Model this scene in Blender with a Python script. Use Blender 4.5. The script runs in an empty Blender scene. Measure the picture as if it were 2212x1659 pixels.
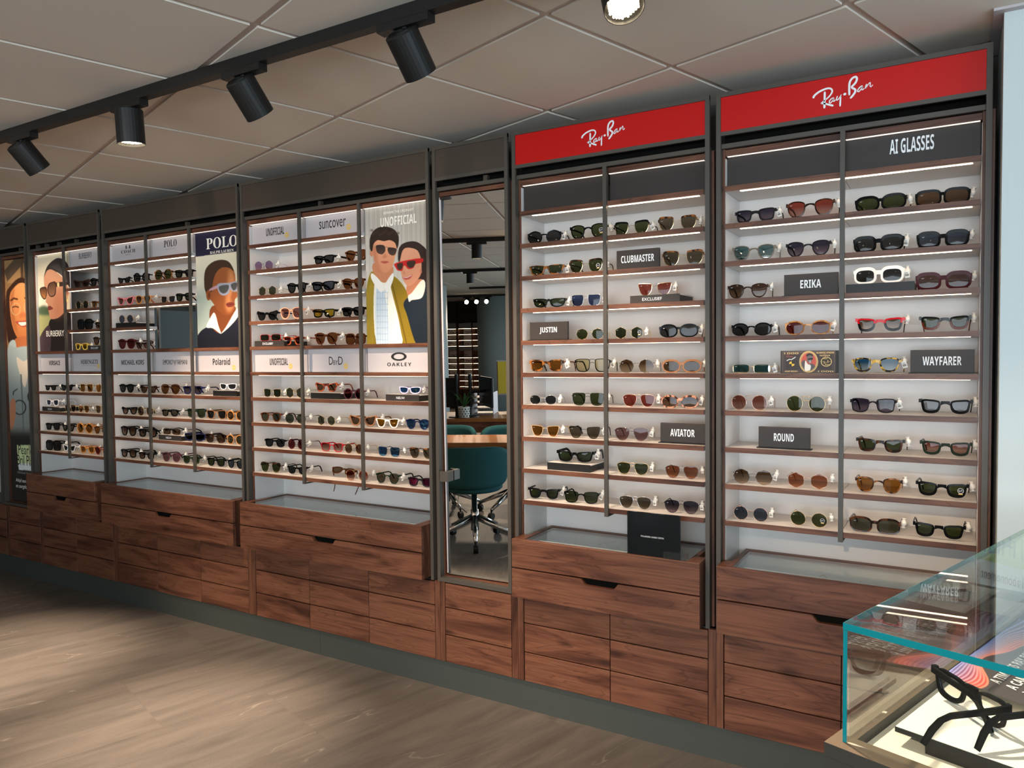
import bpy, math, random
import numpy as np
from mathutils import Vector, Matrix
C = bpy.context.scene.collection
SC = bpy.context.scene
rnd = random.Random(7)
# ---------------------------------------------------------------- camera, exposure, world
FPX, YAW, PITCH, ROLL, CAM_D, CAM_H = 1622.6, 0.53544, 0.0372, -0.01035, 2.7072, 1.499
cam_d = bpy.data.cameras.new('camera')
cam_d.sensor_fit = 'HORIZONTAL'; cam_d.sensor_width = 36.0
cam_d.lens = FPX / 2212 * 36.0
cam_d.clip_start = 0.02; cam_d.clip_end = 60
cam = bpy.data.objects.new('camera', cam_d); C.objects.link(cam)
fw = Vector((-math.sin(YAW)*math.cos(PITCH), math.cos(YAW)*math.cos(PITCH), -math.sin(PITCH)))
r0 = Vector((math.cos(YAW), math.sin(YAW), 0)); u0 = r0.cross(fw)
rr = math.cos(ROLL)*r0 + math.sin(ROLL)*u0; uu = -math.sin(ROLL)*r0 + math.cos(ROLL)*u0
mx = Matrix((rr, uu, -fw)).transposed().to_4x4(); mx.translation = (0, -CAM_D, CAM_H)
cam.matrix_world = mx
SC.camera = cam
SC.view_settings.view_transform = 'Standard'; SC.view_settings.look = 'None'
SC.view_settings.exposure = 0.9; SC.view_settings.gamma = 1.0; SC.view_settings.use_curve_mapping = False
SC.cycles.max_bounces = 10; SC.cycles.diffuse_bounces = 4; SC.cycles.glossy_bounces = 5
SC.cycles.transparent_max_bounces = 40; SC.cycles.transmission_bounces = 6
SC.cycles.caustics_reflective = False; SC.cycles.caustics_refractive = False
SC.cycles.use_denoising = True
SC.cycles.sample_clamp_indirect = 4.0
wd = bpy.data.worlds.new('sky'); SC.world = wd; wd.use_nodes = True
wd.node_tree.nodes['Background'].inputs[0].default_value = (0.55, 0.75, 1.0, 1)
wd.node_tree.nodes['Background'].inputs[1].default_value = 1.5

def area_light(name, loc, target, sx, sy, power, col):
    l = bpy.data.lights.new(name, 'AREA'); l.shape = 'RECTANGLE'; l.size = sx; l.size_y = sy
    l.energy = power; l.color = col
    o = bpy.data.objects.new(name, l); C.objects.link(o); o.location = loc
    o.rotation_euler = (Vector(target)-Vector(loc)).to_track_quat('-Z', 'Y').to_euler()
    return o
# daylight through the shop windows (behind the camera on the right, and the street front)
area_light('daylight_right', (4.45, -4.6, 1.3), (0, -4.4, 1.2), 5.6, 2.1, 105, (0.66, 0.86, 1.0))
area_light('daylight_back', (0.6, -9.4, 1.35), (0.3, 0, 1.2), 6.0, 2.1, 240, (0.82, 0.93, 1.0))

# ---------------------------------------------------------------- small helpers
def lin(c):
    c = c/255.0
    return c/12.92 if c <= 0.04045 else ((c+0.055)/1.055)**2.4
def rgb(r, g, b): return (lin(r), lin(g), lin(b), 1.0)
MATS = {}
def new_mat(name):
    m = bpy.data.materials.new(name); m.use_nodes = True
    MATS[name] = m
    nt = m.node_tree
    return m, nt, nt.nodes['Principled BSDF']
def pm(name, col, rough=0.5, metal=0.0, spec=0.5, emit=None, es=0.0, coat=0.0):
    m, nt, b = new_mat(name)
    b.inputs['Base Color'].default_value = col; b.inputs['Roughness'].default_value = rough
    b.inputs['Metallic'].default_value = metal; b.inputs['Specular IOR Level'].default_value = spec
    b.inputs['Coat Weight'].default_value = coat
    if emit: b.inputs['Emission Color'].default_value = emit; b.inputs['Emission Strength'].default_value = es
    return m
def N(nt, typ, **kw):
    n = nt.nodes.new(typ)
    for k, v in kw.items(): setattr(n, k, v)
    return n
def ramp(nt, stops, interp='LINEAR'):
    r = nt.nodes.new('ShaderNodeValToRGB'); r.color_ramp.interpolation = interp
    e = r.color_ramp.elements
    while len(e) < len(stops): e.new(0.5)
    for i, (p, c) in enumerate(stops): e[i].position = p; e[i].color = c
    return r

def wood(name, vertical=False, dark=1.0):
    m, nt, b = new_mat(name); L = nt.links
    tc = N(nt, 'ShaderNodeTexCoord'); oi = N(nt, 'ShaderNodeObjectInfo')
    mul = N(nt, 'ShaderNodeVectorMath', operation='SCALE'); cmb = N(nt, 'ShaderNodeCombineXYZ')
    L.new(oi.outputs['Random'], cmb.inputs[0]); L.new(oi.outputs['Random'], cmb.inputs[2])
    L.new(cmb.outputs[0], mul.inputs[0]); mul.inputs['Scale'].default_value = 13.7
    add = N(nt, 'ShaderNodeVectorMath', operation='ADD')
    L.new(tc.outputs['Object'], add.inputs[0]); L.new(mul.outputs[0], add.inputs[1])
    mp = N(nt, 'ShaderNodeMapping'); L.new(add.outputs[0], mp.inputs[0])
    mp.inputs['Scale'].default_value = (9, 9, 1.3) if vertical else (1.3, 9, 9)
    n1 = N(nt, 'ShaderNodeTexNoise'); n1.inputs['Scale'].default_value = 1.5; n1.inputs['Detail'].default_value = 2.5; n1.inputs['Distortion'].default_value = 0.7
    L.new(mp.outputs[0], n1.inputs['Vector'])
    r1 = ramp(nt, [(0.30, rgb(72*dark, 41*dark, 29*dark)), (0.44, rgb(102*dark, 62*dark, 45*dark)), (0.58, rgb(121*dark, 78*dark, 57*dark)), (0.72, rgb(96*dark, 58*dark, 42*dark))])
    L.new(n1.outputs['Fac'], r1.inputs[0])
    # sharp growth lines following the figure
    fm = N(nt, 'ShaderNodeMath', operation='MULTIPLY'); fm.inputs[1].default_value = 7.0; L.new(n1.outputs['Fac'], fm.inputs[0])
    ff = N(nt, 'ShaderNodeMath', operation='FRACT'); L.new(fm.outputs[0], ff.inputs[0])
    rg = ramp(nt, [(0.0, (0.50, 0.46, 0.44, 1)), (0.10, (0.86, 0.85, 0.84, 1)), (0.35, (1, 1, 1, 1)), (0.93, (1, 1, 1, 1)), (1.0, (0.55, 0.5, 0.48, 1))]); L.new(ff.outputs[0], rg.inputs[0])
    mg = N(nt, 'ShaderNodeMix', data_type='RGBA', blend_type='MULTIPLY'); mg.inputs['Factor'].default_value = 0.75; L.new(r1.outputs[0], mg.inputs['A']); L.new(rg.outputs[0], mg.inputs['B'])
    # fine streaks
    mp2 = N(nt, 'ShaderNodeMapping'); L.new(add.outputs[0], mp2.inputs[0])
    mp2.inputs['Scale'].default_value = (130, 130, 3.5) if vertical else (3.5, 130, 130)
    n2 = N(nt, 'ShaderNodeTexNoise'); n2.inputs['Scale'].default_value = 1.0; n2.inputs['Detail'].default_value = 3
    L.new(mp2.outputs[0], n2.inputs['Vector'])
    r2 = ramp(nt, [(0.34, (0.62, 0.60, 0.58, 1)), (0.55, (1, 1, 1, 1))]); L.new(n2.outputs['Fac'], r2.inputs[0])
    mixm = N(nt, 'ShaderNodeMix', data_type='RGBA', blend_type='MULTIPLY'); mixm.inputs['Factor'].default_value = 0.8
    L.new(mg.outputs['Result'], mixm.inputs['A']); L.new(r2.outputs[0], mixm.inputs['B'])
    # knots
    mp3 = N(nt, 'ShaderNodeMapping'); L.new(add.outputs[0], mp3.inputs[0])
    mp3.inputs['Scale'].default_value = (7, 7, 2.4) if vertical else (2.4, 7, 7)
    vo = N(nt, 'ShaderNodeTexVoronoi'); vo.inputs['Scale'].default_value = 1.0; L.new(mp3.outputs[0], vo.inputs['Vector'])
    r3 = ramp(nt, [(0.03, (0.25, 0.2, 0.18, 1)), (0.13, (1, 1, 1, 1))]); L.new(vo.outputs['Distance'], r3.inputs[0])
    mix3 = N(nt, 'ShaderNodeMix', data_type='RGBA', blend_type='MULTIPLY'); mix3.inputs['Factor'].default_value = 0.75
    L.new(mixm.outputs['Result'], mix3.inputs['A']); L.new(r3.outputs[0], mix3.inputs['B'])
    L.new(mix3.outputs['Result'], b.inputs['Base Color'])
    b.inputs['Roughness'].default_value = 0.42; b.inputs['Specular IOR Level'].default_value = 0.35
    return m

WOOD = wood('walnut'); WOODV = wood('walnut_upright', True, 0.92)
M_FRAME = pm('taupe_metal', rgb(74, 68, 61), 0.45, 0.0, 0.4)
M_HEAD = pm('taupe_panel', rgb(68, 58, 49), 0.6, 0.0, 0.3)
M_RED = pm('red_panel', rgb(190, 18, 16), 0.35, 0.0, 0.3)
M_BLACK = pm('black', (0.012, 0.011, 0.010, 1), 0.45, 0, 0.3)
M_VOID = pm('dark_gap', (0.006, 0.006, 0.005, 1), 0.9, 0, 0.0)  # near-black colour that paints in the shade of gaps and recesses
M_CHAR = pm('charcoal_panel', rgb(52, 46, 43), 0.5, 0, 0.3)
M_WHITE = pm('white_laminate', rgb(206, 200, 195), 0.35, 0, 0.4)
M_SIGNW = pm('white_sign', rgb(188, 180, 180), 0.5, 0, 0.3)
M_LET_W = pm('white_lettering', rgb(235, 235, 235), 0.5)
M_LET_K = pm('black_lettering', rgb(28, 25, 24), 0.6)
M_LET_G = pm('grey_lettering', rgb(150, 145, 142), 0.6)
M_GOLDDOT = pm('gold_dot', rgb(214, 178, 100), 0.5)
M_LED = pm('led_strip', (1, 1, 1, 1), 0.5, emit=(1.0, 0.74, 0.50, 1), es=6.2)
M_STRIP = pm('dim_led_strip', (1, 1, 1, 1), 0.5, emit=(1.0, 0.86, 0.72, 1), es=.55)
M_PLINTH = pm('plinth_grey', rgb(62, 66, 62), 0.5, 0, 0.3)
M_CHROME = pm('chrome', (0.75, 0.75, 0.76, 1), 0.16, 1.0)
M_TEAL = pm('teal_fabric', rgb(38, 82, 86), 0.9, 0, 0.2)
M_MIRROR = pm('mirror_glass', (0.86, 0.88, 0.87, 1), 0.0, 1.0)
M_PLASTIC = pm('white_plastic', rgb(224, 220, 212), 0.35)
M_PAPER = pm('paper_tag', rgb(232, 228, 222), 0.7)
M_BLK = pm('black_acrylic', (0.008, 0.009, 0.010, 1), 0.12, 0, 0.5)
M_WALL = pm('grey_white_wall', rgb(196, 202, 200), 0.7, 0, 0.2)
M_DWALL = pm('dark_wall', rgb(70, 66, 62), 0.8, 0, 0.2)

def fresnel(nt, ior):
    """same reflectance from both sides of a thin sheet"""
    g = N(nt, 'ShaderNodeNewGeometry'); mr = N(nt, 'ShaderNodeMapRange')
    mr.inputs['To Min'].default_value = ior; mr.inputs['To Max'].default_value = 1/ior
    nt.links.new(g.outputs['Backfacing'], mr.inputs['Value'])
    fr = N(nt, 'ShaderNodeFresnel'); nt.links.new(mr.outputs[0], fr.inputs[0])
    return fr
def glass_mat(name, tint=(0.93, 0.97, 0.96, 1), extra=0.0, rough=0.0):
    m, nt, b = new_mat(name); nt.nodes.remove(b)
    out = nt.nodes['Material Output']
    tr = N(nt, 'ShaderNodeBsdfTransparent'); tr.inputs[0].default_value = tint
    gl = N(nt, 'ShaderNodeBsdfGlossy'); gl.inputs['Roughness'].default_value = rough; gl.inputs[0].default_value = (1, 1, 1, 1)
    fr = fresnel(nt, 1.5)
    ad = N(nt, 'ShaderNodeMath', operation='ADD', use_clamp=True); ad.inputs[1].default_value = extra
    nt.links.new(fr.outputs[0], ad.inputs[0])
    mix = N(nt, 'ShaderNodeMixShader'); nt.links.new(ad.outputs[0], mix.inputs[0])
    nt.links.new(tr.outputs[0], mix.inputs[1]); nt.links.new(gl.outputs[0], mix.inputs[2])
    nt.links.new(mix.outputs[0], out.inputs[0])
    return m
M_GLASS = glass_mat('clear_glass')
M_PANE = glass_mat('case_glass', (0.955, 0.985, 0.98, 1))
M_GEDGE = pm('teal_glass_edge', rgb(6, 104, 114), 0.15, 0, 0.6, emit=None)
M_CLEAR = glass_mat('clear_acrylic', (0.93, 0.94, 0.95, 1), 0.08)

class MB:
    """collects faces of one mesh"""
    def __init__(s): s.v = []; s.f = []; s.m = []
    def add(s, vs, fs, mi=0):
        o = len(s.v); s.v += [tuple(v) for v in vs]
        for f in fs: s.f.append(tuple(i+o for i in f)); s.m.append(mi)
        return s
    def box(s, x0, x1, y0, y1, z0, z1, mi=0):
        vs = [(x0,y0,z0),(x1,y0,z0),(x1,y1,z0),(x0,y1,z0),(x0,y0,z1),(x1,y0,z1),(x1,y1,z1),(x0,y1,z1)]
        return s.add(vs, [(0,3,2,1),(4,5,6,7),(0,1,5,4),(1,2,6,5),(2,3,7,6),(3,0,4,7)], mi)
    def prism(s, pts, y0, y1, mi=0):
        """polygon in XZ extruded along Y"""
        n = len(pts)
        vs = [(x, y0, z) for x, z in pts] + [(x, y1, z) for x, z in pts]
        fs = [tuple(range(n)), tuple(range(2*n-1, n-1, -1))] + [(i, i+n, (i+1) % n+n, (i+1) % n) for i in range(n)]
        return s.add(vs, fs, mi)
    def zprism(s, pts, z0, z1, mi=0):
        n = len(pts)
        vs = [(x, y, z0) for x, y in pts] + [(x, y, z1) for x, y in pts]
        fs = [tuple(range(n-1, -1, -1)), tuple(range(n, 2*n))] + [(i, (i+1) % n, (i+1) % n+n, i+n) for i in range(n)]
        return s.add(vs, fs, mi)
    def tube(s, path, r, n=10, mi=0, caps=True):
        """round tube along path; r number or list"""
        P = [Vector(p) for p in path]; k = len(P)
        R = r if isinstance(r, (list, tuple)) else [r]*k
        t0 = (P[1]-P[0]).normalized(); a = t0.orthogonal().normalized(); vs = []
        for i in range(k):
            t = (P[min(i+1, k-1)]-P[max(i-1, 0)]).normalized()
            a = (a - t*a.dot(t)).normalized(); b = t.cross(a)
            for j in range(n):
                an = 2*math.pi*j/n
                vs.append(P[i] + (a*math.cos(an)+b*math.sin(an))*R[i])
        fs = [(i*n+j, i*n+(j+1) % n, (i+1)*n+(j+1) % n, (i+1)*n+j) for i in range(k-1) for j in range(n)]
        if caps: fs += [tuple(range(n-1, -1, -1)), tuple(range((k-1)*n, k*n))]
        return s.add(vs, fs, mi)
    def lathe(s, prof, n=24, c=(0, 0, 0), mi=0):
        """profile [(r,z)] about a vertical axis"""
        vs = [(c[0]+r*math.cos(2*math.pi*j/n), c[1]+r*math.sin(2*math.pi*j/n), c[2]+z) for r, z in prof for j in range(n)]
        k = len(prof)
        fs = [(i*n+j, i*n+(j+1) % n, (i+1)*n+(j+1) % n, (i+1)*n+j) for i in range(k-1) for j in range(n)]
        fs += [tuple(range(n-1, -1, -1)), tuple(range((k-1)*n, k*n))]
        return s.add(vs, fs, mi)
    def ball(s, c, rx, ry, rz, n=12, k=8, mi=0):
        vs = [(c[0], c[1], c[2]-rz)]
        for i in range(1, k):
            t = -math.pi/2+math.pi*i/k
            vs += [(c[0]+rx*math.cos(t)*math.cos(2*math.pi*j/n), c[1]+ry*math.cos(t)*math.sin(2*math.pi*j/n), c[2]+rz*math.sin(t)) for j in range(n)]
        vs.append((c[0], c[1], c[2]+rz))
        fs = [(0, 1+(j+1) % n, 1+j) for j in range(n)]
        for i in range(k-2):
            fs += [(1+i*n+j, 1+i*n+(j+1) % n, 1+(i+1)*n+(j+1) % n, 1+(i+1)*n+j) for j in range(n)]
        l = len(vs)-1; q = 1+(k-2)*n
        fs += [(q+j, q+(j+1) % n, l) for j in range(n)]
        return s.add(vs, fs, mi)
    def move(s, d):
        s.v = [(x+d[0], y+d[1], z+d[2]) for x, y, z in s.v]; return s
    def mesh(s, name, mats, smooth=False, off=(0, 0, 0)):
        me = bpy.data.meshes.new(name)
        me.from_pydata([(x-off[0], y-off[1], z-off[2]) for x, y, z in s.v], [], s.f)
        mats = mats if isinstance(mats, (list, tuple)) else [mats]
        for m in mats: me.materials.append(m)
        if len(mats) > 1: me.polygons.foreach_set('material_index', s.m)
        if smooth: me.polygons.foreach_set('use_smooth', [True]*len(me.polygons))
        me.update()
        return me
def link(name, me, parent=None, loc=(0, 0, 0)):
    o = bpy.data.objects.new(name, me); C.objects.link(o); o.location = loc
    if parent: o.parent = parent
    return o
def worldloc(o):
    v = Vector((0, 0, 0))
    while o: v += o.location; o = o.parent
    return v
def part(name, mb, mats, parent, smooth=False, world=True, label=None, bevel=0):
    """one part: its vertices are given in world space (world=True, unrotated parents) or in the parent's space"""
    off = worldloc(parent) if world else (0, 0, 0)
    o = link(name, mb.mesh(name, mats, smooth, off), parent)
    if label: o['label'] = label
    if bevel:
        b = o.modifiers.new('bevel', 'BEVEL'); b.width = bevel; b.segments = 1; b.limit_method = 'ANGLE'
    return o
def tag(o, label, cat, group=None):
    o['label'] = label; o['category'] = cat
    if group: o['group'] = group
    return o
def thing(name, label, cat, loc=(0, 0, 0), rz=0.0, group=None):
    o = bpy.data.objects.new(name, None); C.objects.link(o); o.empty_display_size = 0.05
    o.location = loc; o.rotation_euler = (0, 0, rz)
    return tag(o, label, cat, group)
def structure(name, mb, mats, parent=None, smooth=False):
    o = link(name, mb.mesh(name, mats, smooth), parent); o['kind'] = 'structure'
    return o

# ---------------------------------------------------------------- lettering
def sansb(t): return ''.join(chr(0x1D5D4+ord(c)-65) if 'A' <= c <= 'Z' else chr(0x1D5EE+ord(c)-97) if 'a' <= c <= 'z' else c for c in t)
def serifb(t): return ''.join(chr(0x1D400+ord(c)-65) if 'A' <= c <= 'Z' else chr(0x1D41A+ord(c)-97) if 'a' <= c <= 'z' else c for c in t)
_tx = {}
def text_geo(t, sp=1.0):
    if (t, sp) in _tx: return _tx[(t, sp)]
    cu = bpy.data.curves.new('lettering', 'FONT'); cu.body = t; cu.resolution_u = 3; cu.space_character = sp
    o = bpy.data.objects.new('lettering', cu); C.objects.link(o)
    me = bpy.data.meshes.new_from_object(o.evaluated_get(bpy.context.evaluated_depsgraph_get()))
    v = np.empty(len(me.vertices)*3); me.vertices.foreach_get('co', v); v = v.reshape(-1, 3)
    f = [tuple(p.vertices) for p in me.polygons]
    bpy.data.objects.remove(o); bpy.data.curves.remove(cu); bpy.data.meshes.remove(me)
    lo = v.min(0); hi = v.max(0)
    v = (v-lo)/np.maximum(hi-lo, 1e-6)
    _tx[(t, sp)] = (v[:, :2], f)
    return _tx[(t, sp)]
def text_mb(mb, t, x0, x1, z0, z1, y, sp=1.0, mi=0, map3=None, shear=0.0):
    """letters filling the box x0..x1, z0..z1 on a plane facing -Y at y (or mapped by map3(u,v))"""
    v, f = text_geo(t, sp)
    if map3: vs = [map3(a, b) for a, b in v]
    else: vs = [(x0+(x1-x0)*a+shear*(b*(z1-z0)), y, z0+(z1-z0)*b) for a, b in v]
    return mb.add(vs, f, mi)
# ---------------------------------------------------------------- the room
CEIL = 2.475
GA = math.radians(17.41)                 # the building grid is turned against the shelf wall
E1 = Vector((math.cos(GA), -math.sin(GA), 0)); E2 = Vector((math.sin(GA), math.cos(GA), 0))
RX0, RX1, RY0, RY1 = -13.5, 4.6, -13.6, 0.27

def floor_mat():
    m, nt, b = new_mat('stone_floor'); L = nt.links
    tc = N(nt, 'ShaderNodeTexCoord')
    mp = N(nt, 'ShaderNodeMapping'); mp.inputs['Rotation'].default_value = (0, 0, math.radians(-72.59)); L.new(tc.outputs['Object'], mp.inputs[0])
    br = N(nt, 'ShaderNodeTexBrick'); br.offset = 0.37
    br.inputs['Scale'].default_value = 1.0; br.inputs['Brick Width'].default_value = 1.2; br.inputs['Row Height'].default_value = 0.6
    br.inputs['Mortar Size'].default_value = 0.0012; br.inputs['Mortar Smooth'].default_value = 0.0; br.inputs['Bias'].default_value = 0.0
    br.inputs['Color1'].default_value = (0.42, 0.42, 0.42, 1); br.inputs['Color2'].default_value = (0.58, 0.58, 0.58, 1); br.inputs['Mortar'].default_value = (0.3, 0.3, 0.3, 1)
    L.new(mp.outputs[0], br.inputs['Vector'])
    # long cloudy streaks
    mp2 = N(nt, 'ShaderNodeMapping'); mp2.inputs['Scale'].default_value = (0.9, 5.5, 1); L.new(mp.outputs[0], mp2.inputs[0])
    sc = N(nt, 'ShaderNodeVectorMath', operation='ADD')
    cb = N(nt, 'ShaderNodeCombineXYZ'); mu = N(nt, 'ShaderNodeMath', operation='MULTIPLY'); mu.inputs[1].default_value = 40
    L.new(br.outputs['Color'], mu.inputs[0]); L.new(mu.outputs[0], cb.inputs[0]); L.new(mp2.outputs[0], sc.inputs[0]); L.new(cb.outputs[0], sc.inputs[1])
    n1 = N(nt, 'ShaderNodeTexNoise'); n1.inputs['Scale'].default_value = 2.1; n1.inputs['Detail'].default_value = 6; n1.inputs['Roughness'].default_value = 0.6; n1.inputs['Distortion'].default_value = 0.5
    L.new(sc.outputs[0], n1.inputs['Vector'])
    r1 = ramp(nt, [(0.28, rgb(86, 80, 75)), (0.5, rgb(103, 96, 90)), (0.72, rgb(115, 107, 100))]); L.new(n1.outputs['Fac'], r1.inputs[0])
    # pale veins
    n2 = N(nt, 'ShaderNodeTexNoise'); n2.inputs['Scale'].default_value = 0.9; n2.inputs['Detail'].default_value = 4; n2.inputs['Distortion'].default_value = 0.8
    L.new(sc.outputs[0], n2.inputs['Vector'])
    r2 = ramp(nt, [(0.492, (0, 0, 0, 1)), (0.5, (1, 1, 1, 1)), (0.508, (0, 0, 0, 1))]); L.new(n2.outputs['Fac'], r2.inputs[0])
    n3 = N(nt, 'ShaderNodeTexNoise'); n3.inputs['Scale'].default_value = 2.2; L.new(tc.outputs['Object'], n3.inputs['Vector'])
    r3 = ramp(nt, [(0.5, (0, 0, 0, 1)), (0.62, (1, 1, 1, 1))]); L.new(n3.outputs['Fac'], r3.inputs[0])
    vm = N(nt, 'ShaderNodeMath', operation='MULTIPLY'); L.new(r2.outputs[0], vm.inputs[0]); L.new(r3.outputs[0], vm.inputs[1])
    vm2 = N(nt, 'ShaderNodeMath', operation='MULTIPLY'); vm2.inputs[1].default_value = 0.55; L.new(vm.outputs[0], vm2.inputs[0])
    mixv = N(nt, 'ShaderNodeMix', data_type='RGBA'); L.new(vm2.outputs[0], mixv.inputs['Factor']); L.new(r1.outputs[0], mixv.inputs['A']); mixv.inputs['B'].default_value = rgb(158, 151, 141)
    # fine speckle
    n4 = N(nt, 'ShaderNodeTexNoise'); n4.inputs['Scale'].default_value = 170; n4.inputs['Detail'].default_value = 2; L.new(tc.outputs['Object'], n4.inputs['Vector'])
    r4 = ramp(nt, [(0.28, (0.72, 0.72, 0.72, 1)), (0.45, (1, 1, 1, 1))]); L.new(n4.outputs['Fac'], r4.inputs[0])
    mixs = N(nt, 'ShaderNodeMix', data_type='RGBA', blend_type='MULTIPLY'); mixs.inputs['Factor'].default_value = 0.7; L.new(mixv.outputs['Result'], mixs.inputs['A']); L.new(r4.outputs[0], mixs.inputs['B'])
    # tile to tile tone
    mixt = N(nt, 'ShaderNodeMix', data_type='RGBA', blend_type='OVERLAY'); mixt.inputs['Factor'].default_value = 0.2; L.new(mixs.outputs['Result'], mixt.inputs['A']); L.new(br.outputs['Color'], mixt.inputs['B'])
    L.new(mixt.outputs['Result'], b.inputs['Base Color']); b.inputs['Roughness'].default_value = 0.55; b.inputs['Specular IOR Level'].default_value = 0.3
    return m
M_FLOOR = floor_mat()
M_TILE = pm('ceiling_tile', rgb(226, 216, 202), 0.95, 0, 0.1)
M_TBAR = pm('ceiling_bar', rgb(200, 182, 170), 0.6, 0, 0.2)
fl = structure('floor', MB().box(RX0, RX1, RY0, RY1, -0.1, 0.0), M_FLOOR)
cm = MB(); cm.box(RX0, RX1, RY0, RY1, CEIL+0.007, CEIL+0.1, 1)
gx, gy = -1.2057, -1.3406
for i in range(-16, 26):
    for j in range(-26, 12):
        # tile corner lattice: node + i steps along -E1 (far left), j steps along +E2
        c0 = Vector((gx, gy, 0)) - E1*(0.6*(i+.5)) + E2*(0.6*(j+.5))
        if not (RX0+.1 < c0.x < RX1-.1 and RY0+.1 < c0.y < RY1+0.15): continue
        h = 0.288
        q = [c0+E1*(a*h)+E2*(b_*h) for a, b_ in ((-1, -1), (1, -1), (1, 1), (-1, 1))]
        vs = [(p.x, p.y, CEIL) for p in q]+[(p.x, p.y, CEIL+0.0069) for p in q]
        cm.add(vs, [(0, 3, 2, 1), (0, 1, 5, 4), (1, 2, 6, 5), (2, 3, 7, 6), (3, 0, 4, 7)], 0)
structure('ceiling', cm, [M_TILE, M_TBAR])
structure('wall_back', MB().box(RX0, RX1, 0.27, 0.35, 0, CEIL+.1), M_DWALL)
structure('wall_left', MB().box(RX0-.1, RX0, RY0, 0.35, 0, CEIL+.1), M_WALL)
structure('wall_right', MB().box(0.105, RX1, -0.10, 0.268, 0, CEIL-0.0005), M_WALL)
structure('trim_1', MB().box(0.079, RX1, -0.128, -0.1005, CEIL-0.008, CEIL-0.0003).box(0.079, 0.1045, -0.1005, 0.26, CEIL-0.008, CEIL-0.0003), M_SIGNW)
# window walls (behind and right of the camera) with mullions
def window_wall(name, wname, horizontal, a0, a1, pos, solid):
    mb = MB(); fm = MB(); t = 0.12
    def bx(m, p0, p1, z0, z1, d0, d1):
        if horizontal: m.box(p0, p1, pos+d0, pos+d1, z0, z1)
        else: m.box(pos+d0, pos+d1, p0, p1, z0, z1)
    for s0, s1 in solid: bx(mb, s0, s1, 0, CEIL+.1, 0, t)
    bx(mb, a0, a1, 0, 0.12, 0, t); bx(mb, a0, a1, 2.38, CEIL+.1, 0, t)
    structure(name, mb, M_WALL)
    n = max(2, round((a1-a0)/1.25))
    for k in range(n+1):
        p = a0+(a1-a0)*k/n; bx(fm, p-.03, p+.03, 0.12, 2.38, 0.02, 0.08)
    bx(fm, a0, a1, 0.12, 0.18, 0.02, 0.08); bx(fm, a0, a1, 1.9, 1.95, 0.02, 0.08); bx(fm, a0, a1, 2.32, 2.38, 0.02, 0.08)
    structure(wname, fm, M_FRAME)
window_wall('wall_east', 'window_1', False, -7.4, -1.8, RX1, [(-1.8, 0.3), (RY0, -7.4)])
window_wall('wall_front', 'window_2', True, -2.4, 3.6, -9.6, [(3.6, RX1)])
structure('wall_far', MB().box(RX0, -2.4, RY0-.1, RY0, 0, CEIL+.1).box(-2.5, -2.4, RY0, -9.6, 0, CEIL+.1), M_WALL)
# plinth in three lengths
for k, (a, b_) in enumerate(((-6.4, -4.076), (-4.0745, -2.7565), (-2.755, 0.10))):
    structure('baseboard_back' + ('' if k == 0 else '_%d' % (k+1)), MB().box(a, b_, 0.012, 0.03, 0, 0.126), M_PLINTH)

# ---------------------------------------------------------------- shelf wall: geometry of the six bays
SHZ = [2.098-0.1339*k for k in range(10)]      # tops of the shelves
TS = 0.018
# key: left edge, right edge, columns, name for the labels
BAYS = {6: (-0.749, 0.083, 2, 'rightmost cabinet'), 5: (-1.597, -0.773, 2, 'red-topped cabinet beside mirror'),
        4: (-3.263, -2.028, 3, 'couple-poster cabinet'), 3: (-4.522, -3.282, 3, 'blue-poster cabinet'),
        2: (-5.382, -4.552, 2, 'turtleneck-poster cabinet')}
CLAB = {6: 'tall walnut display cabinet under the rightmost red header, lit white shelves',
        5: 'tall walnut display cabinet with red header directly beside the narrow mirror',
        4: 'wide walnut display cabinet holding the poster of a couple in sunglasses',
        3: 'wide walnut display cabinet holding the poster with a dark blue top band',
        2: 'walnut display cabinet holding the poster of a woman in black turtleneck',
        7: 'narrow walnut cabinet frame holding the full-length mirror door',
        1: 'narrow walnut cabinet frame holding the tall poster of a smiling woman',
        0: 'walnut cabinet cut off by the left edge of the view'}
GRP_CAB = 'display cabinets along the wall'
def col_edges(u):
    xl, xr, n, _ = BAYS[u]; a, b = xl+.024, xr-.024
    return [a+(b-a)*i/n for i in range(n+1)]
# compartments taken by panels instead of shelves: (first row, last row) spans; row r lies between shelf r-1 and shelf r
NOSHELF = {(4, 2): range(0, 4), (3, 2): range(0, 4), (2, 0): range(0, 4), (3, 1): [3]}
def led(mb_y, x0, x1, z, parent, m=None):
    part('led_strip', MB().box(x0, x1, mb_y, mb_y+.012, z-.0011, z-.0001), m or M_LED, parent)
def frame_mb(xl, xr):
    f = MB()
    f.box(xl, xl+.016, 0, .012, .49, 2.425); f.box(xr-.016, xr, 0, .012, .49, 2.425)
    f.box(xl, xr, 0.0005, .012, 2.409, 2.4248); f.box(xl+.016, xr-.016, 0.0005, .012, 2.273, 2.287)
    f.box(xl+.0005, xl+.0155, .012, .03, .49, 2.245); f.box(xr-.0155, xr-.0005, .012, .03, .49, 2.245)
    f.box(xl+.016, xr-.016, .014, .03, 2.231, 2.247)
    return f
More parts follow.
